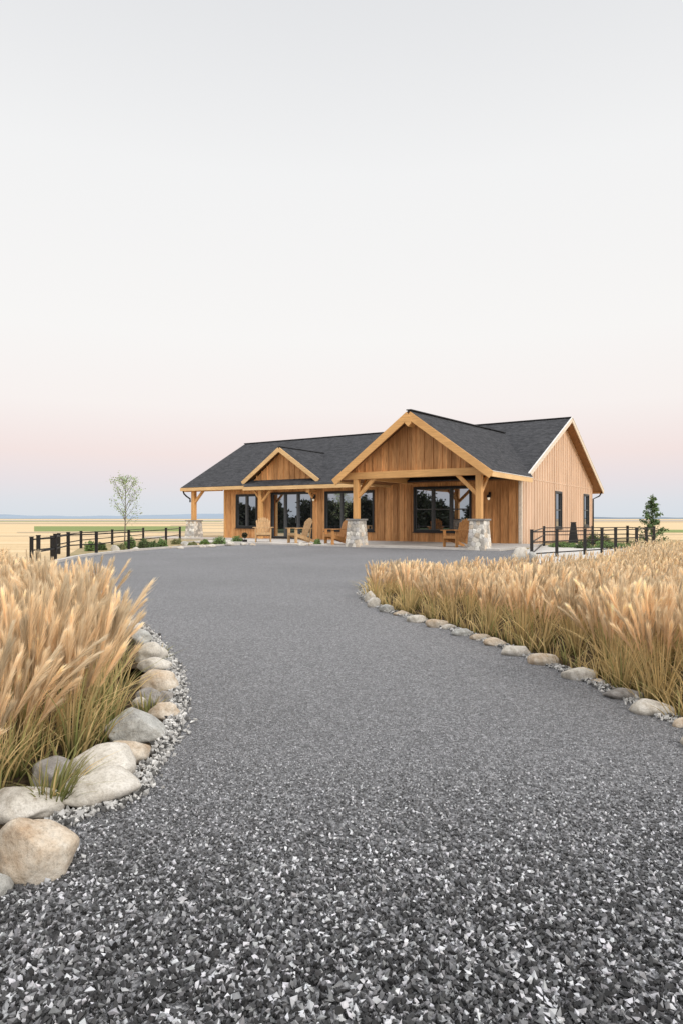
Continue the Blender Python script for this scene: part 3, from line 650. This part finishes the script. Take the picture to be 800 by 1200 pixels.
# ------------------------------------------------------------------ fences
def fence(name, runs, h, rails, label, closed_posts=None):
    root = empty(name, (runs[0][0][0], runs[0][0][1], 0), label=label, cat='fence', group='black metal rail fences')
    ox, oy = runs[0][0]; done = set()
    def post(x, y, hh):
        mb = MB(); pw = 0.033+0.0004*y; mb.box(x-ox-pw, x-ox+pw, y-oy-pw, y-oy+pw, 0, hh); mb.box(x-ox-pw-.008, x-ox+pw+.008, y-oy-pw-.008, y-oy+pw+.008, hh, hh+0.02)
        mb.build('post', BLACK, root)
    for run in runs:
        for p in run:
            if p not in done: done.add(p); post(p[0], p[1], h)
        for a, b in zip(run[:-1], run[1:]):
            for z in rails:
                mb = MB(); mb.bar((a[0]-ox,a[1]-oy,z), (b[0]-ox,b[1]-oy,z), 0.03, 0.038); mb.build('rail', BLACK, root)
    return root
def GD(px, d): return ((px-400)/F*d, d)
fence('rail_fence', [[GD(45,17.6),GD(64.7,19.2),GD(80,21.6),GD(113,22.8),GD(151,26.5),GD(194.7,32),GD(211,36.5)]], 0.80, (0.38,0.72), 'black two rail fence curving past the slim tree, front run')
fence('rail_fence', [[GD(37,18.9),GD(61,20.2),GD(69,23.5),GD(95,28),GD(131.6,32),GD(168,38)]], 0.72, (0.35,0.66), 'black two rail fence behind the front run, field side')
fence('rail_fence', [[GD(622.6,20.6),GD(652,21.6),GD(685,22.8),GD(705,23.6),GD(721,24.6),GD(745.5,25.9),GD(757,27.3),GD(766,28.6)],
                     [GD(622.6,20.6),GD(637,30)],[GD(637,30),GD(694,30.5),GD(735,32),GD(766,28.6)]], 0.9, (0.16,0.52,0.84), 'black three rail fence enclosing the yard beside the house')

# ------------------------------------------------------------------ paths
def slab(name, pts, z0, z1, mat):
    mb = MB(); mb.prism([(x,y,z0) for x,y in pts], (0,0,z1-z0)); return tag(mb.build(name, mat), kind='structure')
slab('patio', [W(-15.8,-5.9), W(1.05,-5.9), W(1.05,0.15), W(-24,0.15), W(-24,-1.9), W(-15.8,-1.9)], -0.02, 0.085, CONC)
sheet('side_path', [G(600,656), W(1.1,-2), W(1.1,1), W(2.2,3.2), G(690,642.5), G(735,642), G(762,638), G(764,645), G(735,649), G(700,655), G(640,662)], 0.02, noise_mat('pale_concrete', [(0.3,(0.50,0.48,0.45)),(0.7,(0.62,0.60,0.57))], 2, 6, 0.85), kind='structure')

# ------------------------------------------------------------------ the house
H = empty('ranch_house', (HC.x,HC.y,0), RZ, label='single storey cedar clad ranch house with charcoal gabled roofs and timber porch', cat='house')
WT = 0.16
SL = (6.9-3.15)/8.3
def roofz(y): return 3.15+(y+0.9)*SL
# openings on the front wall: x0,x1,z0,z1
OPF = [(-17.64,-16.0,0.72,2.72),(-14.9,-11.95,0.12,2.78),(-11.07,-7.93,0.6,2.76),(-5.57,-2.46,0.6,2.86)]
OPS = [(5.85,7.2,0.72,2.75),(12.4,13.8,0.78,2.8)]
def wall_front():
    mb = MB(); top = roofz(0)-0.12; X = -18.6
    xs = [X]+[v for o in OPF for v in (o[0],o[1])]+[0]
    for i in range(0, len(xs), 2): mb.box(xs[i], xs[i+1], 0, WT, 0, top)
    for x0,x1,z0,z1 in OPF: mb.box(x0,x1,0,WT,0,z0); mb.box(x0,x1,0,WT,z1,top)
    x = -18.55
    while x < -0.05:
        segs = [(0.09, top)]
        for x0,x1,z0,z1 in OPF:
            if x0-0.12 < x < x1+0.12: segs = [(0.09,z0-0.1),(z1+0.1,top)]
        for a,b in segs:
            if b-a > 0.05: mb.box(x-0.028,x+0.028,-0.03,0.01,a,b)
        x += 0.4
    return mb.build('wall', SIDING, H)
wall_front()
def wall_side(xf, sgn, openings, name='wall', mat=LIT_TONE_SIDING):
    """gable end wall at x = xf, facing sgn*x"""
    mb = MB(); D = 14.8; xa, xb = (xf-WT, xf) if sgn > 0 else (xf, xf+WT)
    ys = [WT]+[v for o in openings for v in (o[0],o[1])]+[D]
    for i in range(0, len(ys), 2): mb.box(xa,xb,ys[i],ys[i+1],0,3.2)
    for y0,y1,z0,z1 in openings: mb.box(xa,xb,y0,y1,0,z0); mb.box(xa,xb,y0,y1,z1,3.2)
    mb.prism([(xa,WT,3.2),(xa,WT,roofz(WT)-0.14),(xa,7.4,6.9-0.14),(xa,D-0.02,roofz(WT)-0.14),(xa,D-0.02,3.2)], (WT,0,0))
    mb.box(min(xf,xf+sgn*0.02), max(xf,xf+sgn*0.02), WT, D, 3.17, 3.23)
    y = 0.3
    while y < D:
        top = roofz(y if y < 7.4 else 14.8-y)-0.16
        segs = [(0.05,3.17),(3.23,top)]
        for y0,y1,z0,z1 in openings:
            if y0-0.12 < y < y1+0.12: segs = [(0.05,z0-0.1),(z1+0.1,3.17),(3.23,top)]
        for a,b in segs:
            if b-a > 0.04:
                q = sorted((xf-0.005, xf+sgn*0.035)); mb.box(q[0],q[1],y-0.03,y+0.03,a,b)
        y += 0.45
    return mb.build(name, mat, H)
w = wall_side(0, 1, OPS); w['label'] = 'cedar gable end wall, light painted in, with two narrow windows'
wall_side(-18.6, -1, [])
MB().box(-18.6,0,14.64,14.8,0,3.3).build('wall', SIDING, H)
mb = MB(); mb.box(-0.1,0.045,-0.045,0.1,0.09,3.35); mb.build('corner_board', TRIM, H)
mb = MB(); mb.box(-18.64,-18.5,-0.045,0.1,0.09,3.3); mb.build('corner_board', TIMBER, H)
# windows
def window(x0,x1,z0,z1,n,transom=False,side=False,name='window', door=False):
    """front: x0..x1 along X at y=0. side: x0..x1 along Y at x=0"""
    def bx(mb,a,b,c,d,e,f):   # along, depth(out negative), z
        if side: mb.box(-d,-c,a,b,e,f)
        else: mb.box(a,b,c,d,e,f)
    mb = MB(); t = 0.085; o = -0.045
    bx(mb,x0-0.02,x1+0.02,o,0.1,z0-0.02,z0+t); bx(mb,x0-0.02,x1+0.02,o,0.1,z1-t,z1+0.02)
    bx(mb,x0-0.02,x0+t,o,0.1,z0+t,z1-t); bx(mb,x1-t,x1+0.02,o,0.1,z0+t,z1-t)
    fr = mb.build(name, FRAME, H)
    gw = (x1-x0-2*t)/n
    mb = MB()
    for i in range(1,n): bx(mb, x0+t+gw*i-0.06, x0+t+gw*i+0.06, -0.02, 0.09, z0+t+0.001, z1-t-0.001)
    if transom: 
        for i in range(n): bx(mb, x0+t+gw*i+0.062, x0+t+gw*(i+1)-0.062, -0.012, 0.085, (z0+z1)/2-0.03, (z0+z1)/2+0.03)
    if len(mb.v): mb.build('bar', MULLION, fr)
    for i in range(n):
        mb = MB(); a = x0+t+gw*i+(0.06 if i else 0); b = x0+t+gw*(i+1)-(0.06 if i<n-1 else 0); bx(mb, a+0.002, b-0.002, 0.055, 0.075, z0+t+0.002, z1-t-0.002); p = mb.build('pane', GLASS, fr)
        mb = MB(); e = 0.03; zA=z0+t+0.003; zB=z1-t-0.003
        for q in ((a+.003,b-.003,zA,zA+e),(a+.003,b-.003,zB-e,zB),(a+.003,a+e,zA+e,zB-e),(b-e,b-.003,zA+e,zB-e)): bx(mb,q[0],q[1],0.0,0.054,q[2],q[3])
        mb.build('sash', MULLION, fr)
    if door:
        for i in (1,2):
            xx = x0+t+gw*i+(0.1 if i==1 else -0.1); m2 = MB(); bx(m2, xx-0.012, xx+0.012, -0.07, -0.045, 1.0, 1.3); bx(m2, xx-0.012, xx+0.012, -0.05, 0.01, 1.02, 1.05); bx(m2, xx-0.012, xx+0.012, -0.05, 0.01, 1.25, 1.28); m2.build('handle', MULLION, fr)
    else:
        mb = MB(); bx(mb, x0-0.06, x1+0.06, -0.09, 0.0, z0-0.065, z0-0.022); mb.build('sill', FRAME, fr)
    return fr
window(*OPF[0],2); window(*OPF[1],3,name='door',door=True); window(*OPF[2],3); window(*OPF[3],3,transom=True)
window(*OPS[0],1,transom=True,side=True); window(*OPS[1],1,transom=True,side=True)

# roofs
def roof_slab(pts, name='roof', th=0.07, soff=0.06):
    mb = MB(); mb.prism([(x,y,z) for x,y,z in pts], (0,0,-th)); o = mb.build(name, ROOF, H)
    c = sum((Vector(p) for p in pts), Vector())/len(pts)
    q = []
    for p in pts:
        v = Vector(p); v = c+(v-c)*0.996; q.append((v.x,v.y,v.z-th-0.003))
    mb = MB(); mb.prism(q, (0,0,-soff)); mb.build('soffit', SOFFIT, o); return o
RX = 0.5; XL = -23.4; EL = -21.7; XS = -16.3
main = roof_slab([(RX,-0.9,3.15),(RX,7.4,6.9),(XL,7.4,6.9),(EL,-0.7,roofz(-0.7)),(XS,-0.7,roofz(-0.7)),(XS,-0.9,3.15)])
roof_slab([(RX,15.7,3.15),(EL,15.7,3.15),(XL,7.402,6.9),(RX,7.402,6.9)])
MB().bar((RX,7.4,6.915),(XL,7.4,6.915),0.26,0.05).build('ridge_cap', ROOF, main)
def fascia(a, b, name='fascia', w=0.045, h=0.2, mat=FASCIA, edge=None):
    o = MB().bar(a, b, w, h).build(name, mat, H)
    if edge:
        up = Vector((0,0,h/2+0.014)); MB().bar(Vector(a)+up, Vector(b)+up, w+0.03, 0.028).build('drip_edge', edge, o)
    return o
fascia((XS,-0.93,3.02),(-6.5,-0.93,3.02)); fascia((EL-0.02,-0.73,roofz(-0.7)-0.13),(XS,-0.73,roofz(-0.7)-0.13))
MB().bar((EL,-0.72,roofz(-0.7)-0.14),(XL,7.4,6.9-0.14),0.05,0.18).build('rake_board', FASCIA, H)
MB().bar((XL,7.4,6.9-0.14),(EL,15.7,3.15-0.14),0.05,0.18).build('rake_board', FASCIA, H)
o = MB().bar((RX+0.025,-0.93,3.03),(RX+0.025,7.4,6.78),0.05,0.21).build('rake_board', TRIM, H)
MB().bar((RX+0.03,-0.95,3.155),(RX+0.03,7.42,6.925),0.07,0.035).build('drip_edge', WHITE_TRIM, o)
o = MB().bar((RX+0.025,7.4,6.78),(RX+0.025,15.72,3.02),0.05,0.21).build('rake_board', TRIM, H)
MB().bar((RX+0.03,7.4,6.925),(RX+0.03,15.75,3.155),0.07,0.035).build('drip_edge', WHITE_TRIM, o)
fascia((EL,15.73,3.02),(RX,15.73,3.02))
# porch gable
UC = -2.75; HW = 3.65; PZ = 5.75; EZ = 3.06; PF = -6.1
PB = 5.6; PZB = 6.08   # where its ridge dies into the main roof
xr, xl = UC+HW-0.12, UC-HW; kz = (PZ-EZ)/HW
EZR = EZ+0.12*kz
porch = roof_slab([(xr,PF,EZR),(UC,PF,PZ),(UC,PB,PZB),(xr,-0.75,EZR)])
roof_slab([(xl,PF,EZ),(xl,-1.0,EZ),(UC,PB,PZB),(UC,PF,PZ)])
MB().bar((UC,PF-0.02,PZ+0.012),(UC,PB,PZB+0.012),0.22,0.04).build('ridge_cap', ROOF, porch)
def rake(x0,z0,x1,z1,y,w=0.06,h=0.30,drop=0.2,mat=TIMBER_X,edge=True, lap=0):
    o = MB().bar((x0,y,z0-drop),(x1,y,z1-drop),w,h,up=(0,-1,0) if False else (0,0,1)).build('rake_board', mat, H)
    return o
rake(xl-0.03,EZ,UC,PZ,PF-0.035); rake(xr+0.03,EZR,UC,PZ,PF-0.036)
mb = MB(); mb.prism([(UC-0.14,PF-0.075,5.42),(UC,PF-0.075,5.56),(UC+0.14,PF-0.075,5.42),(UC+0.14,PF-0.075,5.2),(UC,PF-0.075,5.06),(UC-0.14,PF-0.075,5.2)],(0,0.5,0)); mb.build('ridge_beam', TIMBER_X, H, bevel=0.008)
fascia((xr+0.03,PF,EZR-0.16),(xr+0.03,-0.93,EZR-0.16),h=0.2,mat=FASCIA,edge=WHITE_TRIM)
fascia((xl-0.03,PF,EZ-0.14),(xl-0.03,-0.95,EZ-0.14),h=0.16)
# porch gable siding and beams
gy = -5.5
mb = MB(); sxl, sxr = UC-3.2, UC+3.2; stop = PZ-0.22
def gz(x): return PZ-0.2-abs(x-UC)*kz
mb.prism([(sxl,gy,3.3),(sxr,gy,3.3),(sxr,gy,max(3.32,gz(sxr))),(UC,gy,gz(UC)),(sxl,gy,max(3.32,gz(sxl)))],(0,0.12,0))
x = UC-2.8
while x < UC+2.85:
    if gz(x)-3.32 > 0.08: mb.box(x-0.03,x+0.03,gy-0.035,gy+0.01,3.31,gz(x)-0.05)
    x += 0.4
mb.build('gable_siding', SIDING, H)
PXR, PXL = 0.1, -5.6; py = -5.55
MB().box(-6.25,0.42,py-0.13,py+0.13,3.0,3.297).build('beam', TIMBER_X, H, bevel=0.01)
for px in (PXR,PXL): MB().box(px-0.1,px+0.1,py+0.132,-0.002,3.02,3.28).build('beam', TIMBER_X, H, bevel=0.01)
def post(x,y,z0,z1,w=0.24): return MB().box(x-w/2,x+w/2,y-w/2,y+w/2,z0,z1).build('post', TIMBER, H, bevel=0.012)
def brace(a,b,w=0.12,h=0.15): return MB().bar(a,b,w,h).build('knee_brace', TIMBER, H)
post(PXR,py,1.25,2.998); post(PXL,py,1.25,2.998)
brace((PXR-0.1,py,2.25),(PXR-0.95,py,3.05)); brace((PXL+0.1,py,2.25),(PXL+0.95,py,3.05))
brace((PXR,py+0.1,2.25),(PXR,py+0.95,3.05)); brace((PXL,py+0.1,2.25),(PXL,py+0.95,3.05))
# stone pillars
def pillar(x, y, w0, w1, h, seed):
    r = np.random.default_rng(seed); M = 44; ang = [0,1,2,3]; V=[]; T=[]; Cc=[]; base=0
    tones = np.array([(0.52,0.49,0.44),(0.40,0.38,0.35),(0.60,0.57,0.52),(0.30,0.285,0.265),(0.50,0.43,0.35),(0.44,0.43,0.42),(0.64,0.62,0.58)])
    for k in ang:
        seeds=[]; rows = 7
        for j in range(rows):
            nc = r.integers(3,5)
            for i in range(nc): seeds.append(((i+0.5+r.uniform(-.3,.3))/nc, (j+0.5+r.uniform(-.22,.22))/rows))
        seeds = np.array(seeds); cols = tones[r.integers(0,len(tones),len(seeds))]*r.uniform(0.85,1.12,(len(seeds),1)); bulge = r.uniform(0.5,1.3,len(seeds))
        g = np.linspace(0,1,M); U,Z = np.meshgrid(g,g); Q = np.stack([U.ravel(),Z.ravel()],1)
        D = np.hypot((Q[:,None,0]-seeds[None,:,0])*w0*1.0, (Q[:,None,1]-seeds[None,:,1])*h*1.25)
        o = np.argsort(D,axis=1); d1 = D[np.arange(len(Q)),o[:,0]]; d2 = D[np.arange(len(Q)),o[:,1]]
        e = np.clip((d2-d1)/0.035,0,1)**0.6; edge = np.minimum(np.minimum(Q[:,0],1-Q[:,0])/0.03,1)
        cols = np.clip(cols*1.3,0,0.85); disp = e*0.028*bulge[o[:,0]]*np.clip(edge,0.0,1)
        col = cols[o[:,0]]*np.clip(e*1.6,0,1)[:,None]+np.array([0.26,0.25,0.23])*(1-np.clip(e*1.6,0,1))[:,None]
        w = w0+(w1-w0)*Q[:,1]; lx = (Q[:,0]-0.5)*w; ly = -w/2-disp; lz = Q[:,1]*h
        ca,sa = math.cos(k*math.pi/2), math.sin(k*math.pi/2)
        V.append(np.stack([lx*ca-ly*sa, lx*sa+ly*ca, lz],1)); Cc.append(col)
        i,j = np.meshgrid(np.arange(M-1),np.arange(M-1)); b0 = (j*M+i).ravel()
        T.append(np.concatenate([np.stack([b0,b0+1,b0+M+1],1),np.stack([b0,b0+M+1,b0+M],1)])+base); base += M*M
    o = tri_mesh('stone_pillar', np.concatenate(V), np.concatenate(T), np.concatenate(Cc), STONE_ATTR, H)
    o.location = (x,y,0)
    MB().box(-w1/2-0.07,w1/2+0.07,-w1/2-0.07,w1/2+0.07,h+0.001,h+0.07).build('capstone', CAPM, o, bevel=0.012)
    return o
pillar(PXR,py,0.74,0.58,1.18,1); pillar(PXL,py,0.74,0.58,1.18,2)
LX, LY = -20.9, -0.35
pillar(LX,LY,0.84,0.66,1.1,3); post(LX,LY,1.17,3.1,0.25)
brace((LX+0.1,LY,2.3),(LX+0.85,LY,3.05))
MB().tube([(LX-0.75,LY-0.2,3.02),(LX-0.68,LY-0.2,2.85),(LX-0.45,LY-0.2,2.68),(LX-0.16,LY-0.18,2.52),(LX-0.16,LY-0.18,2.3)],0.05,8).build('downspout', BLACK, H, smooth=True)
MB().box(-22,-18.64,-0.28,-0.1,2.98,3.14).build('beam', TIMBER_X, H)
# left porch: low stone edge of the open terrace
# porch posts by the entry
EX = -15.2
post(EX,-0.62,0.085,3.0,0.22); brace((EX+0.1,-0.62,2.25),(EX+0.75,-0.62,2.92),0.1,0.11); brace((EX-0.1,-0.62,2.45),(EX-0.5,-0.62,2.92),0.1,0.11)
MB().box(-11.85,-11.62,-0.75,-0.001,2.72,2.9).build('bracket', TIMBER, H); brace((-11.74,-0.05,2.25),(-11.74,-0.6,2.75),0.1,0.11)
# rear downspout
MB().tube([(0.42,15.6,2.98),(0.35,15.3,2.75),(0.08,14.75,2.55),(0.08,14.72,0.1)],0.045,8).build('downspout', BLACK, H, smooth=True)
# dormer
DC=-14.0; DH=2.75; DZ=5.42; DE=3.52; DF=-0.42; DB = -0.9+(DZ-3.15)/SL
kd=(DZ-DE)/DH; ve = -0.9+(DE-3.15)/SL
dr_ = roof_slab([(DC+DH,DF,DE),(DC,DF,DZ),(DC,DB+0.15,DZ),(DC+DH,ve+0.12,DE)], th=0.05, soff=0.04)
roof_slab([(DC-DH,DF,DE),(DC-DH,ve+0.12,DE),(DC,DB+0.15,DZ),(DC,DF,DZ)], th=0.05, soff=0.04)
MB().bar((DC,DF-0.02,DZ+0.01),(DC,DB,DZ+0.01),0.18,0.035).build('ridge_cap', ROOF, dr_)
rake(DC-DH-0.02,DE,DC,DZ,DF-0.035,0.05,0.24,0.15,FASCIA); rake(DC+DH+0.02,DE,DC,DZ,DF-0.036,0.05,0.24,0.15,FASCIA)
mb = MB(); mb.prism([(DC-2.3,-0.02,3.5),(DC+2.3,-0.02,3.5),(DC,-0.02,DZ-0.12)],(0,0.1,0))
x = DC-2.0
while x < DC+2.05:
    t_ = DZ-0.2-abs(x-DC)*kd
    if t_ > 3.7: mb.box(x-0.03,x+0.03,-0.05,-0.018,3.56,t_)
    x += 0.4
mb.build('gable_siding', SIDING, H)
# lanterns
def glow():
    m, nt, out = new_mat('warm_bulb'); e = N(nt,'ShaderNodeEmission'); e.inputs[0].default_value = (1,0.82,0.6,1); e.inputs[1].default_value = 0.7; nt.links.new(e.outputs[0], out.inputs[0]); return m
GLOW = glow()
def lantern(x,z):
    o = MB().box(x-0.05,x+0.05,-0.06,-0.03,z+0.1,z+0.28).build('wall_lamp', BLACK, H)
    MB().tube([(x,-0.06,z+0.24),(x,-0.18,z+0.27),(x,-0.2,z+0.16)],0.014,6).build('arm', BLACK, o)
    MB().tube([(x,-0.2,z+0.17),(x,-0.2,z+0.12),(x,-0.2,z+0.02)],[0.03,0.09,0.11],10).build('lamp_shade', BLACK, o)
    MB().tube([(x,-0.2,z+0.02),(x,-0.2,z-0.05),(x,-0.2,z-0.1)],[0.06,0.06,0.03],10).build('bulb', GLOW, o, smooth=True)
lantern(-1.5,2.25); lantern(-11.74,2.35) ; lantern(-15.55,2.0)

# ------------------------------------------------------------------ lawn chairs
def make_chair(mat, label):
    """Adirondack chair, faces local -Y, base at origin"""
    root = empty('lawn_chair', label=label, cat='chair', group='wooden lawn chairs on the patio')
    # seat of slats sloping back
    mb = MB(); a = Vector((0,-0.42,0.40)); b = Vector((0,0.12,0.27))
    for i in range(6):
        t = (i+0.5)/6; p = a.lerp(b,t); mb.bar((-0.28,p.y,p.z),(0.28,p.y,p.z),0.082,0.025,up=(0,0.23,1))
    mb.bar((-0.29,-0.455,0.36),(0.29,-0.455,0.36),0.025,0.1)
    mb.build('seat', mat, root)
    mb = MB(); n = 7
    for i in range(n):
        s = (i-(n-1)/2)/((n-1)/2); L = 0.84*(1-0.16*s*s); x0 = s*0.21; x1 = s*0.285
        p0 = Vector((x0,0.13,0.24)); dr = Vector((x1-x0,0.30,0.80)).normalized()
        p1 = p0+dr*L; w0, w1 = 0.052, 0.070; th = Vector((0,0.022,-0.008))
        sx0 = Vector((w0/2,0,0)); sx1 = Vector((w1/2,0,0)); c = dr*0.03
        mb.add([p0-sx0,p0+sx0,p1+sx1-c*(1 if s>=0 else 0.3),p1+c,p1-sx1-c*(1 if s<=0 else 0.3)]+[q+th for q in (p0-sx0,p0+sx0,p1+sx1-c*(1 if s>=0 else 0.3),p1+c,p1-sx1-c*(1 if s<=0 else 0.3))],
               [(0,1,2,3,4),(9,8,7,6,5),(0,5,6,1),(1,6,7,2),(2,7,8,3),(3,8,9,4),(4,9,5,0)])
    mb.bar((-0.3,0.30,0.60),(0.3,0.30,0.60),0.03,0.06); mb.bar((-0.26,0.42,0.88),(0.26,0.42,0.88),0.025,0.05)
    mb.build('backrest', mat, root)
    for s in (-1,1):
        mb = MB(); x = s*0.36
        mb.add([(x-0.07,-0.5,0.6),(x+0.07,-0.5,0.6),(x+0.075,-0.1,0.6),(x+0.02,0.36,0.6),(x-0.03,0.36,0.6),(x-0.06,-0.1,0.6)]+[(p[0],p[1],0.627) for p in [(x-0.07,-0.5),(x+0.07,-0.5),(x+0.075,-0.1),(x+0.02,0.36),(x-0.03,0.36),(x-0.06,-0.1)]],
               [(5,4,3,2,1,0),(6,7,8,9,10,11)]+[(i,(i+1)%6,(i+1)%6+6,i+6) for i in range(6)])
        mb.build('armrest', mat, root)
        MB().box(s*0.315-0.018,s*0.315+0.018,-0.46,-0.34,0,0.598).build('leg', mat, root)
        mb = MB(); x = s*0.288
        mb.prism([(x-0.015,-0.45,0.40),(x-0.015,-0.45,0.28),(x-0.015,0.52,0.0),(x-0.015,0.62,0.0),(x-0.015,0.60,0.07),(x-0.015,0.1,0.26)],(0.03,0,0)); mb.build('leg', mat, root)
        MB().bar((s*0.325,0.3,0.61),(s*0.31,0.24,0.16),0.03,0.07).build('arm_support', mat, root)
    return root
def dup(root, label):
    r_ = root.copy(); C.objects.link(r_); r_['label'] = label
    for ch in list(root.children):
        c = ch.copy(); C.objects.link(c); c.parent = r_
    return r_
ch1 = make_chair(CHAIR_PALE, 'pale wooden lawn chair facing the driveway, left of the glass door')
ch2 = dup(ch1, 'pale wooden lawn chair turned left before the glass door')
ch3 = make_chair(CHAIR_WARM, 'orange brown wooden lawn chair half hidden by the left stone pillar of the gable porch')
ch4 = dup(ch3, 'orange brown wooden lawn chair beside the right stone pillar of the gable porch')
for c, px, yb, rz, s in ((ch1,308.5,635.5,0.12,1.2),(ch2,352.5,636.4,-1.0,1.16),(ch3,396,638.2,-1.1,1.13),(ch4,536.5,641.3,-0.95,1.13)):
    d = F*(CAM_H-0.085)/(yb-HZ)+0.4; c.location = ((px-400)/F*d, d, 0.085); c.rotation_euler = (0,0,rz); c.scale = (s,s,s)
# black sandwich board
x, y = W(1.15,5.1); bd = empty('sign_board', (x,y,0), RZ+0.2, label='black folding easel board standing against the pale gable wall', cat='sign board')
for s in (-1,1):
    mb = MB(); mb.add([(-0.24,s*0.26,0),(0.24,s*0.26,0),(0.12,s*0.02,1.06),(-0.12,s*0.02,1.06),(-0.24,s*0.29,0),(0.24,s*0.29,0),(0.12,s*0.05,1.06),(-0.12,s*0.05,1.06)],
        [(0,1,2,3),(4,7,6,5),(0,4,5,1),(1,5,6,2),(2,6,7,3),(3,7,4,0)]); mb.build('panel', BLACK, bd)
MB().box(-0.14,0.14,-0.055,0.055,1.03,1.08).build('top_rail', BLACK, bd)

# ------------------------------------------------------------------ sky and sun
w = bpy.data.worlds.new("World"); bpy.context.scene.world = w; w.use_nodes = True
nt = w.node_tree; nt.nodes.clear(); out = nt.nodes.new('ShaderNodeOutputWorld')
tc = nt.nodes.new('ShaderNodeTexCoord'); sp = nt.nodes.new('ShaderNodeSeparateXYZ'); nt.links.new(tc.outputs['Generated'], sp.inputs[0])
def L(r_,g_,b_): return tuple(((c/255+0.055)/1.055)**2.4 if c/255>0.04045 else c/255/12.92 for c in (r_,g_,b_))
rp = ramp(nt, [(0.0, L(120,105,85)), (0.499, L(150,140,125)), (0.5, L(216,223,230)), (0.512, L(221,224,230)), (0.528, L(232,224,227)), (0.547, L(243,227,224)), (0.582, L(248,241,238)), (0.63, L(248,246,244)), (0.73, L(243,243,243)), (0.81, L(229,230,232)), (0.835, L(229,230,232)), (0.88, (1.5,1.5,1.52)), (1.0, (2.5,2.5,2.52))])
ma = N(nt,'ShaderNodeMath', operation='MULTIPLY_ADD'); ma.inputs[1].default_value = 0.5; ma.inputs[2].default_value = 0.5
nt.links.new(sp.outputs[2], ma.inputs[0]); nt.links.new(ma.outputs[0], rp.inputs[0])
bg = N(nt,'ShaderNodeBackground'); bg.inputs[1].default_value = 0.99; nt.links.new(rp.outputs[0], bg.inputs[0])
sky = N(nt,'ShaderNodeTexSky', sky_type='NISHITA'); sky.sun_disc = False
SUN_EL, SUN_AZ = math.radians(30), math.radians(143)     # azimuth measured from +Y towards +X
sky.sun_elevation = SUN_EL; sky.sun_rotation = SUN_AZ
bg2 = N(nt,'ShaderNodeBackground'); bg2.inputs[1].default_value = 0.003; nt.links.new(sky.outputs[0], bg2.inputs[0])
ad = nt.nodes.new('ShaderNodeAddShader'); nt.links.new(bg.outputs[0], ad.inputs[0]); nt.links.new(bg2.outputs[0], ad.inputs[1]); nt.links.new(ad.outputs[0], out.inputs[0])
sl = bpy.data.lights.new('sun','SUN'); sl.energy = 1.9; sl.angle = math.radians(16); sl.color = (1,0.94,0.86)
so = bpy.data.objects.new('sun', sl); C.objects.link(so)
sdv = Vector((math.sin(SUN_AZ)*math.cos(SUN_EL), math.cos(SUN_AZ)*math.cos(SUN_EL), math.sin(SUN_EL)))
so.rotation_euler = sdv.to_track_quat('Z','Y').to_euler(); so.location = (20,-5,15)
# ------------------------------------------------------------------ camera
cam = bpy.data.cameras.new('camera'); co = bpy.data.objects.new('camera', cam); C.objects.link(co)
co.location = (0,0,CAM_H); co.rotation_euler = (math.pi/2,0,0)
cam.sensor_fit = 'HORIZONTAL'; cam.sensor_width = 36; cam.lens = 36*F/800; cam.shift_y = 8/800; cam.clip_start = 0.05; cam.clip_end = 20000
sc = bpy.context.scene; sc.camera = co
sc.view_settings.view_transform = 'Standard'; sc.view_settings.look = 'None'; sc.view_settings.exposure = 0; sc.view_settings.gamma = 1
sc.render.resolution_x = 682; sc.render.resolution_y = 1024
